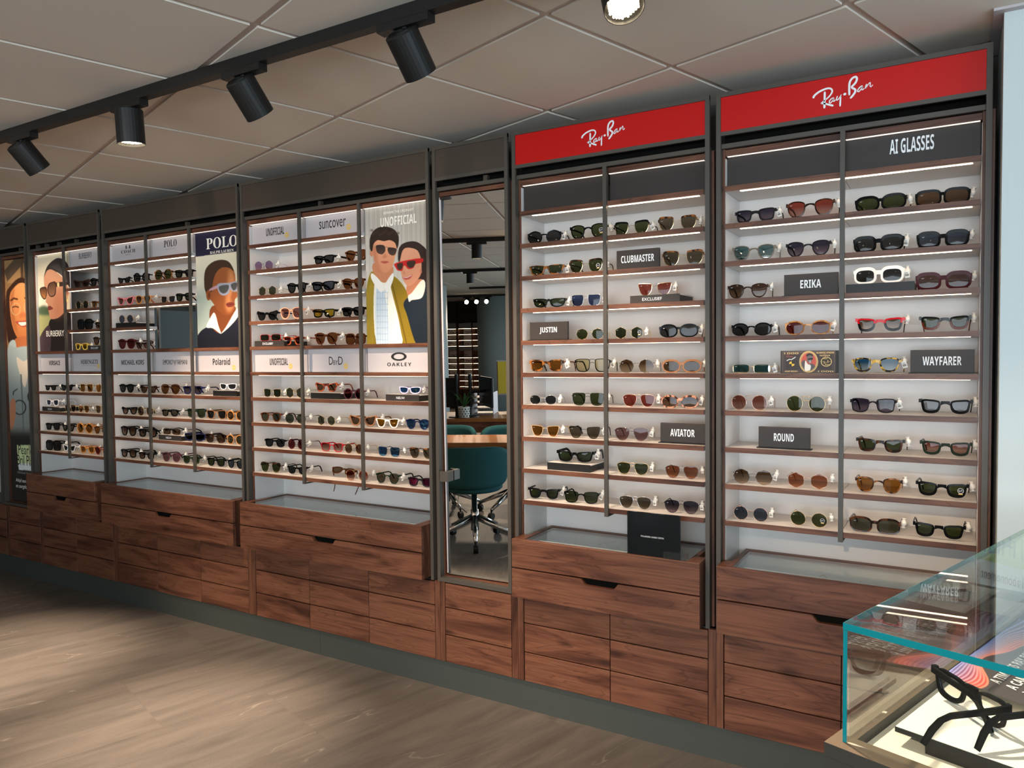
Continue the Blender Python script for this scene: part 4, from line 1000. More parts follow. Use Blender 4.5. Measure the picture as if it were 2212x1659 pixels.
LN = {'green': (lens_mat('green', t_(.075, .095, .040)), 'green'), 'darkgreen': (lens_mat('darkgreen', t_(.045, .06, .035)), 'dark green'), 'greygreen': (lens_mat('greygreen', t_(.11, .12, .085)), 'grey-green'),
 'smoke': (lens_mat('smoke', t_(.055, .057, .058)), 'smoke'), 'bluegrey': (lens_mat('bluegrey', t_(.09, .115, .16)), 'blue-grey'), 'palegrey': (lens_mat('palegrey', t_(.30, .34, .38)), 'pale grey'),
 'teal': (lens_mat('teal', t_(.05, .15, .15), None, .10), 'teal'), 'blue': (lens_mat('blue', t_(.06, .09, .20)), 'blue'), 'brown': (lens_mat('brown', t_(.16, .10, .06)), 'brown'),
 'amber': (lens_mat('amber', t_(.32, .14, .025)), 'amber'), 'amberdark': (lens_mat('amberdark', t_(.20, .085, .03)), 'dark amber'), 'orangebrown': (lens_mat('orangebrown', t_(.30, .10, .04), t_(.5, .22, .12)), 'orange-brown'),
 'greybrown': (lens_mat('greybrown', t_(.15, .13, .09)), 'grey-brown'), 'rose': (lens_mat('rose', t_(.34, .075, .055)), 'rose'), 'rosebrown': (lens_mat('rosebrown', t_(.17, .10, .085)), 'rose-brown'),
 'darkred': (lens_mat('darkred', t_(.16, .03, .03)), 'dark red'), 'mauve': (lens_mat('mauve', t_(.28, .15, .15)), 'mauve'), 'lilac': (lens_mat('lilac', t_(.40, .27, .50), t_(.6, .36, .42)), 'lilac'),
 'purple_grad': (lens_mat('purple_grad', t_(.055, .045, .075), t_(.30, .24, .30)), 'purple gradient'), 'red_grad': (lens_mat('red_grad', t_(.32, .06, .04), t_(.62, .42, .36)), 'red gradient'),
 'brown_grad': (lens_mat('brown_grad', t_(.10, .055, .035), t_(.42, .28, .18)), 'brown gradient'), 'tan_grad': (lens_mat('tan_grad', t_(.12, .065, .03), t_(.62, .48, .34)), 'tan gradient'),
 'redbrown_grad': (lens_mat('redbrown_grad', t_(.26, .09, .06), t_(.66, .5, .42)), 'red-brown gradient'), 'pinkbrown': (lens_mat('pinkbrown', t_(.26, .09, .06), t_(.6, .36, .30)), 'pink-brown'),
 'blue_grad': (lens_mat('blue_grad', t_(.03, .14, .26), t_(.6, .68, .7)), 'blue gradient'), 'yellow': (lens_mat('yellow', t_(.46, .34, .03)), 'yellow'), 'paleyellow': (lens_mat('paleyellow', t_(.66, .58, .34)), 'pale yellow'),
 'bluemirror': (lens_mat('bluemirror', t_(.05, .12, .3), None, .5, (.12, .5, 1, 1)), 'blue mirror'), 'goldmirror': (lens_mat('goldmirror', t_(.45, .2, .02), None, .3, (1, .62, .15, 1)), 'gold mirror'),
 'redmirror': (lens_mat('redmirror', t_(.18, .02, .06), None, .4, (.9, .12, .35, 1)), 'red-purple mirror')}

def cr_closed(p, k=4):
    n = len(p); q = []
    for i in range(n):
        a, b, c, d = [Vector(p[(i+j-1) % n]) for j in range(4)]
        for s in range(k):
            t = s/k; q.append(.5*(2*b+(c-a)*t+(2*a-5*b+4*c-d)*t*t+(3*b-a-3*c+d)*t**3))
    return q
def supere(e): return [(math.copysign(abs(math.cos(a))**e, math.cos(a)), math.copysign(abs(math.sin(a))**e, math.sin(a))) for a in [2*math.pi*i/32 for i in range(32)]]
def ngon(n, rot, blend=.78):
    out = []
    for i in range(32):
        a = 2*math.pi*i/32; k = math.cos(math.pi/n)/math.cos(((a-rot+math.pi/n) % (2*math.pi/n))-math.pi/n)
        r = blend*k+(1-blend); out.append((r*math.cos(a)*1.06, r*math.sin(a)*1.06))
    return out
WAY = cr_closed([(-.90, .64), (-.45, .86), (.1, .92), (.62, .96), (.95, .82), (1.0, .40), (.92, -.2), (.76, -.72), (.34, -.98), (-.30, -.98), (-.76, -.68), (-.96, .0)], 3)
SQ = cr_closed([(-.92, .75), (-.4, .95), (.3, 1), (.88, .93), (1, .55), (.95, -.1), (.82, -.72), (.35, -.98), (-.3, -.98), (-.76, -.68), (-.95, .05)], 3)
AVI = cr_closed([(-.82, .82), (-.3, .98), (.35, .98), (.88, .75), (1, .3), (.86, -.35), (.48, -.85), (-.02, -1), (-.5, -.8), (-.82, -.25), (-.95, .35)], 3)
NAV = cr_closed([(-.85, .9), (-.2, 1), (.5, 1), (.95, .86), (1, .4), (.92, -.3), (.66, -.84), (.1, -1), (-.45, -.95), (-.8, -.55), (-.92, .2)], 3)
CAT = cr_closed([(-.9, .45), (-.45, .78), (.1, .86), (.6, 1), (1.06, 1.05), (1.02, .5), (.84, -.2), (.55, -.8), (.05, -1), (-.45, -.9), (-.82, -.45), (-.96, .05)], 3)
PAN = cr_closed([(-.85, .72), (-.3, .96), (.35, .98), (.88, .78), (1, .3), (.86, -.38), (.46, -.9), (-.05, -1), (-.55, -.84), (-.88, -.3), (-.96, .25)], 3)
HEXC = cr_closed([(-.9, .72), (-.3, .86), (.4, .92), (1, .86), (.98, .3), (.78, -.42), (.4, -.98), (-.35, -1), (-.8, -.5), (-.95, .1)], 3)
CLUBL = cr_closed([(-.86, .8), (-.3, .95), (.4, .97), (.92, .8), (1, .35), (.86, -.35), (.48, -.88), (-.05, -1), (-.55, -.82), (-.86, -.28), (-.95, .3)], 3)
WRAP = cr_closed([(-.92, .62), (-.4, .86), (.2, .92), (.75, .92), (1.05, .70), (1.08, .1), (.88, -.6), (.4, -.96), (-.3, -1), (-.78, -.66), (-.97, 0)], 3)
# style: outline, lens width/total, height/width, rim kind, rim thickness (m), front curve, bridge kind, words
ST = {'square': (SQ, .385, .80, 'A', .0044, .10, 'a', 'square'), 'softsquare': (SQ, .40, .84, 'A', .0030, .08, 'k', 'soft-square'), 'thinsquare': (SQ, .40, .80, 'A', .0022, .08, 'k', 'thin square'),
 'panto': (PAN, .38, .94, 'A', .0034, .08, 'k', 'rounded'), 'keyhole': (PAN, .385, .92, 'A', .0030, .08, 'k', 'keyhole'), 'wideoval': (supere(.78), .40, .62, 'A', .0056, .10, 'a', 'wide oval'),
 'chunkyrect': (supere(.62), .405, .62, 'A', .0052, .12, 'a', 'broad'), 'chunky': (supere(.66), .36, .70, 'K', .0068, .08, 'a', 'thick-rimmed'), 'oval': (supere(.95), .38, .72, 'A', .0030, .06, 'k', 'small oval'),
 'wayfarer': (WAY, .372, .82, 'A', .0056, .10, 'a', 'trapezoid'), 'newway': (supere(.72), .39, .68, 'A', .0042, .10, 'a', 'low rounded'), 'flatrect': (supere(.5), .40, .50, 'T', .0014, .06, 'm', 'slim rectangular'),
 'roundway': (PAN, .40, .80, 'A', .0040, .08, 'a', 'rounded'), 'dround': (supere(1), .385, 1.02, 'M', .0011, .06, 'd', 'double-bridge round'), 'octagon': (ngon(8, math.pi/8), .385, .90, 'M', .0010, .06, 'm', 'octagonal'),
 'hexagon': (ngon(6, 0), .39, .92, 'M', .0010, .06, 'm', 'hexagonal'), 'round': (supere(1), .385, .98, 'M', .0011, .05, 'm', 'round'), 'octrect': (ngon(8, math.pi/8, .7), .38, .78, 'A', .0034, .08, 'k', 'angular'),
 'browline': (CLUBL, .385, .86, 'C', .0012, .08, 'm', 'browline'), 'narrow': (SQ, .42, .62, 'A', .0034, .16, 'a', 'narrow'), 'wrap': (WRAP, .43, .62, 'A', .0036, .26, 'a', 'sporty wraparound'),
 'navigator': (NAV, .41, .86, 'M', .0013, .09, 'd', 'navigator'), 'hexcat': (HEXC, .395, .88, 'T', .0016, .07, 'm', 'angled-lens'), 'fatoval': (supere(.9), .40, .66, 'A', .0048, .10, 'a', 'wide oval'),
 'caravan': (NAV, .42, .84, 'A', .0026, .08, 'd', 'double-bridge pilot'), 'metaloval': (supere(.95), .38, .78, 'M', .0011, .06, 'm', 'small oval'), 'aviator': (AVI, .42, .86, 'M', .0011, .08, 'd', 'pilot'),
 'wrapway': (WAY, .41, .66, 'A', .0046, .20, 'a', 'curved trapezoid'), 'bigwrap': (SQ, .43, .70, 'A', .0050, .22, 'a', 'bulky wraparound'), 'oversize': (PAN, .415, .92, 'A', .0042, .10, 'a', 'oversized round'),
 'oversquare': (supere(.6), .41, .88, 'A', .0042, .10, 'a', 'oversized square'), 'cateye': (CAT, .395, .80, 'A', .0042, .10, 'a', 'cat-eye'), 'thinmetal': (SQ, .40, .80, 'M', .0013, .08, 'm', 'thin square'),
 'roundacetate': (supere(1), .375, .98, 'A', .0038, .07, 'k', 'round'), 'hexacetate': (HEXC, .39, .86, 'A', .0036, .08, 'a', 'angular')}
W0 = .145
_gm = {}
def ycurve(x, c): return c*x*x*6.5*(1 if c < .15 else 1)
def glasses_mesh(st):
    """shared meshes of one style: x to the viewer's right, +y back into the shelf, z up from the shelf"""
    if st in _gm: return _gm[st]
    pts, lw, asp, kind, rt, cv_, br, _ = ST[st]
    lens_w = lw*W0; lens_h = lens_w*asp; hw = lens_w/2; hh = lens_h/2
    t0 = rt; cxl = W0/2-hw-t0*(1.0 if kind in 'AK' else 1.0)-(.0035 if kind in 'MTC' else .0012)
    zc = hh+(t0 if kind != 'C' else .0012)
    if kind == 'K': zc = hh+t0
    d = {'A': .0046, 'K': .0062, 'T': .0022, 'M': .0018, 'C': .0018}[kind]
    out = {}; frame = MB()
    for s in (-1, 1):
        base = [Vector((p[0]*hw, p[1]*hh)) for p in pts]; n = len(base)
        rim = []
        for i in range(n):
            tg = (base[(i+1) % n]-base[i-1]).normalized(); nr = Vector((tg.y, -tg.x))
            t = t0
            if kind in 'AK': t *= 1+.45*max(0, nr.y)+.35*max(0, nr.x*nr.y)
            rim.append((base[i], base[i]+nr*t, base[i]+nr*t*.85))
        vs = []
        for ip, op, om in rim:
            for p, yy in ((ip, 0), (om, -d*.12), (op, d*.3), (op, d*.8), (ip, d*.9)):
                x = s*(cxl+p.x); vs.append((x, yy+ycurve(x, cv_), zc+p.y))
        fs = []
        for i in range(n):
            j = (i+1) % n
            for k in range(5):
                q = (i*5+k, i*5+(k+1) % 5, j*5+(k+1) % 5, j*5+k)
                fs.append(q if s > 0 else q[::-1])
        frame.add(vs, fs, 1 if kind == 'C' else 0)
        if kind == 'C':   # brow piece over the upper half
            up = [(i, r) for i, r in enumerate(rim) if r[0].y > .18*hh]
            up.sort(key=lambda q: q[1][0].x)
            a = []
            for i, (ip, op, om) in up:
                a.append((ip+Vector((0, -.0012)), ip+Vector((0, .0050+.0022*max(0, ip.x/hw)))))
            a.append((Vector((hw+.002, .30*hh)), Vector((hw+.0042, .74*hh))))
            vs = []
            for lo, hi in a:
                for p, yy in ((lo, -.0012), (hi, -.0012), (hi, .0036), (lo, .0036)):
                    x = s*(cxl+p.x); vs.append((x, yy+ycurve(x, cv_), zc+p.y))
            m = len(a); fs = [tuple((i*4+k, i*4+(k+1) % 4, (i+1)*4+(k+1) % 4, (i+1)*4+k)) for i in range(m-1) for k in range(4)]+[(0, 3, 2, 1), ((m-1)*4, (m-1)*4+1, (m-1)*4+2, (m-1)*4+3)]
            frame.add(vs, fs, 0)
        lens = MB(); lv = [(s*(cxl+p.x*1.01), d*.45+ycurve(s*(cxl+p.x), cv_), zc+p.y*1.01) for p in base]
        lc = (s*cxl, d*.45+ycurve(s*cxl, cv_)-.0012, zc); lens.add(lv+[lc], [((i, (i+1) % n, n) if s > 0 else ((i+1) % n, i, n)) for i in range(n)])
        out['lens%d' % s] = lens.mesh('lens', [LN['smoke'][0]], True)
    zb = zc+hh*(.46 if br == 'a' else .40); xi = cxl-hw+.0004
    yb = ycurve(xi, cv_)
    if br in 'ak':
        th = {'A': .0082, 'K': .0115}.get(kind, .003)*(1 if br == 'a' else .5); rise = .0016 if br == 'a' else .0028
        xs = [xi*(2*i/8-1) for i in range(9)]; vs = []
        for x in xs:
            q = 1-(x/xi)**2; zz = zb+rise*q
            fl = (1-q)*.0030
            for zz_, yy in ((zz-th*.55-fl, 0), (zz+th*.55+fl*.3, 0), (zz+th*.55+fl*.3, d*.85), (zz-th*.55-fl, d*.85)): vs.append((x, yy+yb-.0006*q, zz_))
        frame.add(vs, [(i*4+k, i*4+(k+1) % 4, (i+1)*4+(k+1) % 4, (i+1)*4+k) for i in range(8) for k in range(4)], 0)
    else:
        mi = 1 if kind == 'C' else 0
        frame.tube([(xi*(2*i/6-1), yb+d*.4, zb-.001+.0026*(1-((2*i/6-1))**2)) for i in range(7)], .00095, 6, mi)
        if br == 'd': frame.tube([(xi*1.25*(2*i/6-1), yb+d*.3, zc+hh*.90+.0012*(1-((2*i/6-1))**2)) for i in range(7)], .00095, 6, mi)
    # end pieces and hinges
    hz = zc+hh*(.72 if pts is WAY or kind == 'K' else .58 if kind in 'AKT' else .5); xo = cxl+hw
    for s in (-1, 1):
        if kind in 'AK':
            frame.box(min(s*(xo-.001), s*W0/2), max(s*(xo-.001), s*W0/2), ycurve(xo, cv_), ycurve(xo, cv_)+.0075, hz-.0052, hz+.0058, 0)
        else:
            frame.tube([(s*xo, ycurve(xo, cv_)+d*.4, hz), (s*(W0/2-.001), ycurve(xo, cv_)+.001, hz), (s*(W0/2-.0005), ycurve(xo, cv_)+.008, hz)], .0012, 6, 1 if kind == 'C' else 0)
    out['frame'] = frame.mesh('frame', [FR['black'][0], FR['gold'][0]], kind in 'M')
    ye = ycurve(xo, cv_)
    tk, th = {'A': (.0028, .0072), 'K': (.0036, .0105), 'T': (.0014, .003), 'M': (.0012, .0022), 'C': (.0024, .0050)}[kind]
    if st in ('bigwrap', 'wrapway', 'wrap'): th = .0115
    for s in (-1, 1):
        L_ = [(W0/2-.0014, ye+.0075, hz, 1.0), (W0/2-.0006, ye+.03, hz, .92), (W0/2-.0008, ye+.065, hz, .82), (W0/2-.002, ye+.098, hz-.0005, .8), (W0/2-.0035, ye+.112, hz-.006, .9), (W0/2-.006, ye+.124, hz*.55, 1.0), (W0/2-.0085, ye+.136, .0035, .8)]
        if kind in 'MT': L_ = [(a, b, c, e*(1 if i < 3 else 2.2)) for i, (a, b, c, e) in enumerate(L_)]
        m = MB(); vs = []
        for i, (x, y, z, e) in enumerate(L_):
            h = th*e/2; w = tk/2*(1 if kind not in 'MT' or i < 3 else 1.5)
            dz = (h, 0) if i < 4 else (h*.6, h*.8)
            for dx, sg in ((-w, -1), (w, -1), (w, 1), (-w, 1)): vs.append((s*x+dx, y+sg*dz[1]*(1 if i >= 4 else 0), z+sg*dz[0]))
        k = len(L_)
        m.add(vs, [(i*4+j, i*4+(j+1) % 4, (i+1)*4+(j+1) % 4, (i+1)*4+j) for i in range(k-1) for j in range(4)]+[(0, 3, 2, 1), (k*4-4, k*4-3, k*4-2, k*4-1)])
        out['temple%d' % s] = m.mesh('temple', [FR['black'][0]])
    out['geo'] = (cxl, hw, hh, zc, hz, ye, d, cv_)
    _gm[st] = out
    return out
# small security tag, price tag
_tag = MB(); _tag.ball((0, 0, 0), .0092, .0105, .0098, 12, 8); _tag.lathe([(.0045, -.0135), (.0045, .0145)], 8); _tag.lathe([(.0068, .014), (.0068, .0158)], 12); _tag.lathe([(.0068, -.0145), (.0068, -.0128)], 12)
ME_TAG = _tag.mesh('security_tag', M_PLASTIC, True)
_pt = MB(); _pt.box(-.0075, .0075, -.0003, .0003, -.022, 0, 0)
for k_ in range(7): _pt.box(-.0052+k_*.0015, -.0052+k_*.0015+(.0007 if k_ % 3 else .0010), -.0006, -.0003, -.017, -.010, 1)
_pt.box(-.0045, .003, -.0006, -.0003, -.0075, -.0062, 1)
ME_PRICE = _pt.mesh('price_tag', [M_PAPER, M_LET_K])
ME_MARK = (lambda g: MB().add(*g).mesh('lens_mark', M_LET_W))(logo_geo(0, 0, .0072, 0))
_sk = MB(); disc_mb(_sk, 0, 0, .0088, 0); ME_STICK = _sk.mesh('lens_sticker', M_BLK)
_sr = MB(); ring_mb(_sr, 0, 0, .0082, .0082, .0073, .0073, -.0002, 24); _sr.add([(v[0]-.006, v[1]-.0002, v[2]-.0028) for v in logo_geo(0, 0, .012, 0)[0]], logo_geo(0, 0, .012, 0)[1]); ME_STICKR = _sr.mesh('sticker_print', M_LET_W)
_sy = MB().box(-.0055, .0055, -.0003, 0, -.0118, -.0084); ME_STICKY = _sy.mesh('sticker_strip', M_GOLDDOT)

def set_mats(o, mats):
    for i, m in enumerate(mats):
        o.material_slots[i].link = 'OBJECT'; o.material_slots[i].material = m
ORD = ['first', 'second', 'third', 'fourth', 'fifth', 'sixth', 'seventh', 'eighth', 'ninth']
def row_word(u, k): return ORD[k-1] if u > 4 else ORD[k-1 if k < 5 else k-2]
def col_word(u, c): return {2: ('left', 'right'), 3: ('left', 'middle', 'right')}[BAYS[u][2]][c]
def make_glasses(name, label, group, loc, yaw, w, st, frk, lnk, opts='', tilt=None, mark=True, fold=None):
    g = glasses_mesh(st); cxl, hw, hh, zc, hz, ye, d, cvv = g['geo']; s = w/W0
    t = thing(name, label, 'sunglasses' if name == 'sunglasses' else 'glasses', loc, yaw, group); t.scale = (s, s, s)
    if tilt: t.rotation_euler = tilt
    fm = FR[frk][0]; second = FR['gold'][0]
    tm_ = fm
    kind = ST[st][3]
    o = link('frame', g['frame'], t); set_mats(o, [fm, second])
    for sd in (-1, 1):
        o = link('lens', g['lens%d' % sd], t); set_mats(o, [LN[lnk][0]] if lnk in LN else [lnk])
        if lnk in LN: o['label'] = LN[lnk][1]+' lens'
        if sd == -1 and mark:
            link('lens_mark', ME_MARK, o, (-cxl-hw*.72, ycurve(cxl+hw*.6, cvv)-.0006, zc+hh*.45))
        if sd == 1 and 's' in opts:
            q = link('lens_sticker', ME_STICK, o, (cxl+hw*.42, ycurve(cxl+hw*.42, cvv)-.0010, zc+hh*.02)); q['label'] = 'round black sticker on the lens'
            link('sticker_print', ME_STICKR, o, (cxl+hw*.42, ycurve(cxl+hw*.42, cvv)-.0012, zc+hh*.02)); link('sticker_strip', ME_STICKY, o, (cxl+hw*.42, ycurve(cxl+hw*.42, cvv)-.0010, zc+hh*.02))
        o = link('temple', g['temple%d' % sd], t)
        if fold and sd == fold[0]:
            hg = Vector((sd*(W0/2-.0014), ye+.0075, 0)); q = Matrix.Rotation(fold[1], 3, 'Z'); o.rotation_euler = (0, 0, fold[1]); o.location = hg - q @ hg
        set_mats(o, [tm_ if kind in 'AKC' else (FR['black'][0] if frk in ('black_metal',) else fm)])
    if 'n' not in opts:
        h = hash_(loc)
        yy = ye+.026+.010*h; o = link('security_tag', ME_TAG, t, (W0/2+.0062, yy, max(.0185, hz-.002+.004*(h-.5)))); o['label'] = 'white plastic security tag'
        o.rotation_euler = (0, (h-.5)*.5, 0)
        if 'p' in opts:
            o = link('price_tag', ME_PRICE, t, (W0/2+.003+.004*h, yy-.016, max(.0235, hz-.002))); o.rotation_euler = (.12, (h-.5)*.9, -.25); o['label'] = 'white barcode price tag'
    return t
def hash_(l): return (math.sin(l[0]*91.7+l[2]*47.3)*43758.5) % 1.0
# risers under some pairs, and small name blocks: unit, shelf, x0, x1, word
RISERS = [(6, 3, -.324, -.121, '', 'small black-fronted riser under the white sunglasses'), (5, 3, -1.092, -.895, 'EXCLUSIEF', 'small riser lettered EXCLUSIEF under gold sunglasses with rose lenses'),
          (5, 8, -1.461, -1.266, '', 'small black-fronted riser under curved black sunglasses, eighth shelf'), (4, 4, -3.215, -2.995, 'EXCLUSIEF', 'small riser lettered EXCLUSIEF under the slim red sunglasses'),
          (4, 6, -2.811, -2.610, '', 'blank black-fronted riser below the middle column of the couple-poster cabinet'), (4, 6, -2.321, -2.125, 'NIEUW', 'small riser lettered NIEUW under the lilac wraparound sunglasses'),
          (3, 3, -4.457, -4.255, '', 'black-fronted riser beside the small square mirror'), (3, 6, -3.563, -3.365, '', 'blank black-fronted riser under the clear wraparound sunglasses'),
          (3, 8, -4.062, -3.855, 'NIEUW', 'small riser lettered NIEUW under slim black sunglasses, blue-poster cabinet'), (2, 4, -4.765, -4.60, 'EXCLUSIEF', 'small riser lettered EXCLUSIEF beside yellow sunglasses'),
          (2, 7, -5.326, -5.12, 'NIEUW', 'small riser lettered NIEUW under the clear blue-lensed sunglasses')]
RISE_H = .030
for u, k, x0, x1, wd_, lb in RISERS:
    t = thing('riser', lb, 'display riser', ((x0+x1)/2, .04, SHZ[k]), 0, 'risers on the shelves')
    part('front', MB().box(x0, x1, .036, .0395, SHZ[k]+.0003, SHZ[k]+RISE_H), M_BLACK if not wd_ else M_CHAR, t)
    part('top', MB().box(x0, x1, .0396, .20, SHZ[k]+RISE_H-.004, SHZ[k]+RISE_H), M_WHITE, t)
    for xs in (x0+.001, x1-.004): part('side', MB().box(xs, xs+.003, .0396, .198, SHZ[k]+.0003, SHZ[k]+RISE_H-.0041), M_BLACK, t)
    if wd_:
        mb = MB(); w = (.078 if wd_ == 'EXCLUSIEF' else .05); cx = (x0+x1)/2-.01
        text_mb(mb, wd_, cx-w/2, cx+w/2, SHZ[k]+.009, SHZ[k]+.0205, .0355); part('lettering', mb, M_LET_W, t)
BLOCKS = [(6, 3, -.526, -.350, 'ERIKA', .0, 'black name block of five letters, third shelf of the rightmost cabinet'), (6, 5, -.132, .046, 'WAYFARER', 0, 'black name block of eight letters, fifth shelf right, rightmost cabinet'),
          (6, 7, -.612, -.438, 'ROUND', 0, 'black name block lettered ROUND on an otherwise empty shelf half'), (5, 2, -1.156, -.982, 'CLUBMASTER', 0, 'black name block of ten letters, second shelf beside browline sunglasses'),
          (5, 4, -1.550, -1.373, 'JUSTIN', 0, 'black name block of six letters, fourth shelf left, beside the mirror cabinet'), (5, 7, -.979, -.805, 'AVIATOR', 0, 'black name block of seven letters, seventh shelf beside pilot sunglasses')]
for u, k, x0, x1, wd_, _q, lb in BLOCKS:
    z = SHZ[k]; t = thing('name_block', lb, 'sign', ((x0+x1)/2, .065, z), 0, 'black name blocks on the shelves')
    part('block', MB().box(x0, x1, .056, .071, z+.0035, z+.0765), M_CHAR, t, bevel=.0008)
    part('base', MB().box(x0-.005, x1+.005, .046, .082, z+.0002, z+.0033), M_BLACK, t)
    mb = MB(); n = len(wd_); w = .0135*n; cx = (x0+x1)/2
    text_mb(mb, sansb(wd_), cx-w/2, cx+w/2, z+.027, z+.055, .0552); part('lettering', mb, M_LET_W, t)
# printed pack with portrait oval
cv = Canvas(180, 76, [(100, 90), (1985, 90), (1985, 880), (100, 880)])
cv.a[:] = (66, 56, 54)
cv.poly([(165, 120), (1960, 120), (1960, 860), (165, 860)], (104, 88, 76), False); cv.poly([(185, 150), (1940, 150), (1940, 835), (185, 835)], (72, 60, 58), False)
cv.poly([(285, 230), (1850, 230), (1850, 740), (285, 740)], (62, 52, 50), False)
for a_, r1_, r2_, c_ in ((0, 330, 390, (150, 122, 84)), (0, 315, 372, (226, 190, 124)), (0, 290, 345, (110, 92, 60)), (0, 275, 330, (232, 200, 136)), (0, 262, 318, (196, 84, 70))): cv.ell(1072, 480, r1_, r2_, c_)
cv.poly([(820, 560), (860, 450), (960, 430), (1060, 560), (1180, 540), (1290, 620), (1270, 690), (1180, 770), (1072, 800), (960, 770), (880, 690)], (92, 82, 80))
cv.poly([(960, 440), (1040, 560), (1140, 600), (1130, 760), (1060, 795), (940, 770)], (236, 226, 214)); cv.poly([(1000, 330), (1010, 230), (1110, 190), (1200, 240), (1215, 350), (1180, 470), (1120, 530), (1050, 500), (1010, 420)], (112, 100, 96))
cv.poly([(1000, 300), (1000, 220), (1100, 175), (1205, 215), (1215, 290), (1120, 250)], (52, 44, 42)); cv.poly([(1050, 370), (1215, 350), (1200, 400), (1140, 400), (1070, 410)], (20, 18, 18)); cv.ell(1120, 480, 18, 46, (230, 220, 210), 1)
cv.ell(490, 550, 100, 90, (48, 42, 40)); cv.poly([(490, 550), (390, 550), (415, 485), (490, 460)], (236, 190, 70), False); cv.poly([(490, 550), (590, 550), (570, 610), (490, 640)], (236, 190, 70), False)
cv.line([(310, 440), (400, 390), (480, 400), (620, 310)], 28, (236, 232, 224))
cv.ell(1670, 480, 184, 168, (228, 200, 130)); cv.ell(1670, 480, 160, 146, (44, 38, 36))
z = SHZ[5]; x0, x1 = -.5375, -.3485
t = thing('printed_pack', 'dark printed pack with gold-ringed oval portrait, fifth shelf of the rightmost cabinet', 'box', ((x0+x1)/2, .07, z))
part('pack', MB().box(x0, x1, .06, .082, z+.0003, z+.0785), M_BLACK, t)
me = cv.mesh('picture', x0+.001, x1-.009, .0594, z+.001, z+.078)
v_ = np.empty(len(me.vertices)*3); me.vertices.foreach_get('co', v_); me.vertices.foreach_set('co', (v_.reshape(-1, 3)-np.array(t.location)).ravel()); link('picture', me, t)
mb = MB(); wl = x1-x0-.01
def pk(tx, a, b, c, d_, m2=None): text_mb(m2 or mb, tx, x0+.001+wl*a, x0+.001+wl*b, z+.078-.077*d_, z+.078-.077*c, .0590)
pk(sansb('1000'), .065, .33, .07, .145); pk(sansb('ALWAYS STRIVE'), .655, .97, .06, .13); pk('AND', .78, .83, .145, .165); pk(sansb('PROSPER'), .715, .905, .19, .25)
pk(sansb('ASAP ROCKY'), .075, .315, .89, .955); pk(sansb('1000'), .69, .965, .89, .955); pk(sansb('ASAP'), .785, .855, .335, .385); pk(sansb('ROCKY'), .815, .90, .60, .655)
mb.add([(a, .0589, b) for a, b in [(v[0], v[2]) for v in logo_geo(x0+.001+wl*.765, z+.078-.077*.585, wl*.145, 0)[0]]], logo_geo(0, 0, wl*.145, 0)[1])
part('lettering', mb, pm('gold_print', rgb(222, 184, 112), .4), t, label='gold lettering')
mb = MB(); pk('WAY OF', .10, .165, .17, .205, mb); pk('WAYFARER', .10, .225, .235, .285, mb); part('lettering', mb, pm('red_print', rgb(206, 96, 84), .5), t, label='small red lettering')

for ln_ in ROWS.split('\n'):
    u, k, c, i, n, x, w, st, frk, lnk, op = ln_.split()
    u, k, c, i, n, x, w = int(u), int(k), int(c), int(i), int(n), float(x), float(w)
    zz = SHZ[k]+.0004+(RISE_H if 'r' in op else 0)
    sh_ = ST[st][7]
    pos = 'alone' if n == 1 else ('first' if i == 0 else 'second')
    lab = '%s %s sunglasses, %s lenses, %s, %s column, %s row, %s' % (FR[frk][1], sh_, LN[lnk][1], pos, col_word(u, c), row_word(u, k), BAYS[u][3])
    y0 = .058 if 'r' not in op else .062
    yaw = (hash_((x, 0, zz))-.5)*.12 + {6: -.02, 5: .10, 4: .06, 3: .06, 2: .05}[u]
    tilt = None
    if 'l' in op: tilt = (-1.05, .12, .35); y0 = .10; zz += .018
    make_glasses('sunglasses', lab, 'sunglasses on the lit shelves of the wall', (x, y0, zz), yaw, w, st, frk, lnk, op.replace('-', ''), tilt, mark=(u > 4))
# ---------------------------------------------------------------- lens tester on the chest beside the mirror
zc_ = .7452
t = thing('lens_tester', 'square black upright lens tester panel standing on the glass-topped chest', 'tester', (-.965, -.045, zc_))
part('panel', MB().box(-1.073, -.868, -.052, -.042, zc_+.0004, .907), M_BLK, t, bevel=.0008)
mb = MB(); text_mb(mb, 'POLARIZED LENSES TESTER', -1.018, -.928, .815, .8205, -.0526); part('lettering', mb, M_LET_W, t)
t = thing('acrylic_block', 'small clear acrylic block in front of the black lens tester', 'block', (-.885, -.02, zc_))
part('block', MB().box(-.928, -.847, -.061, -.0545, zc_+.0004, .772).box(-.866, -.847, -.0544, -.02, zc_+.0004, .768), M_CLEAR, t)

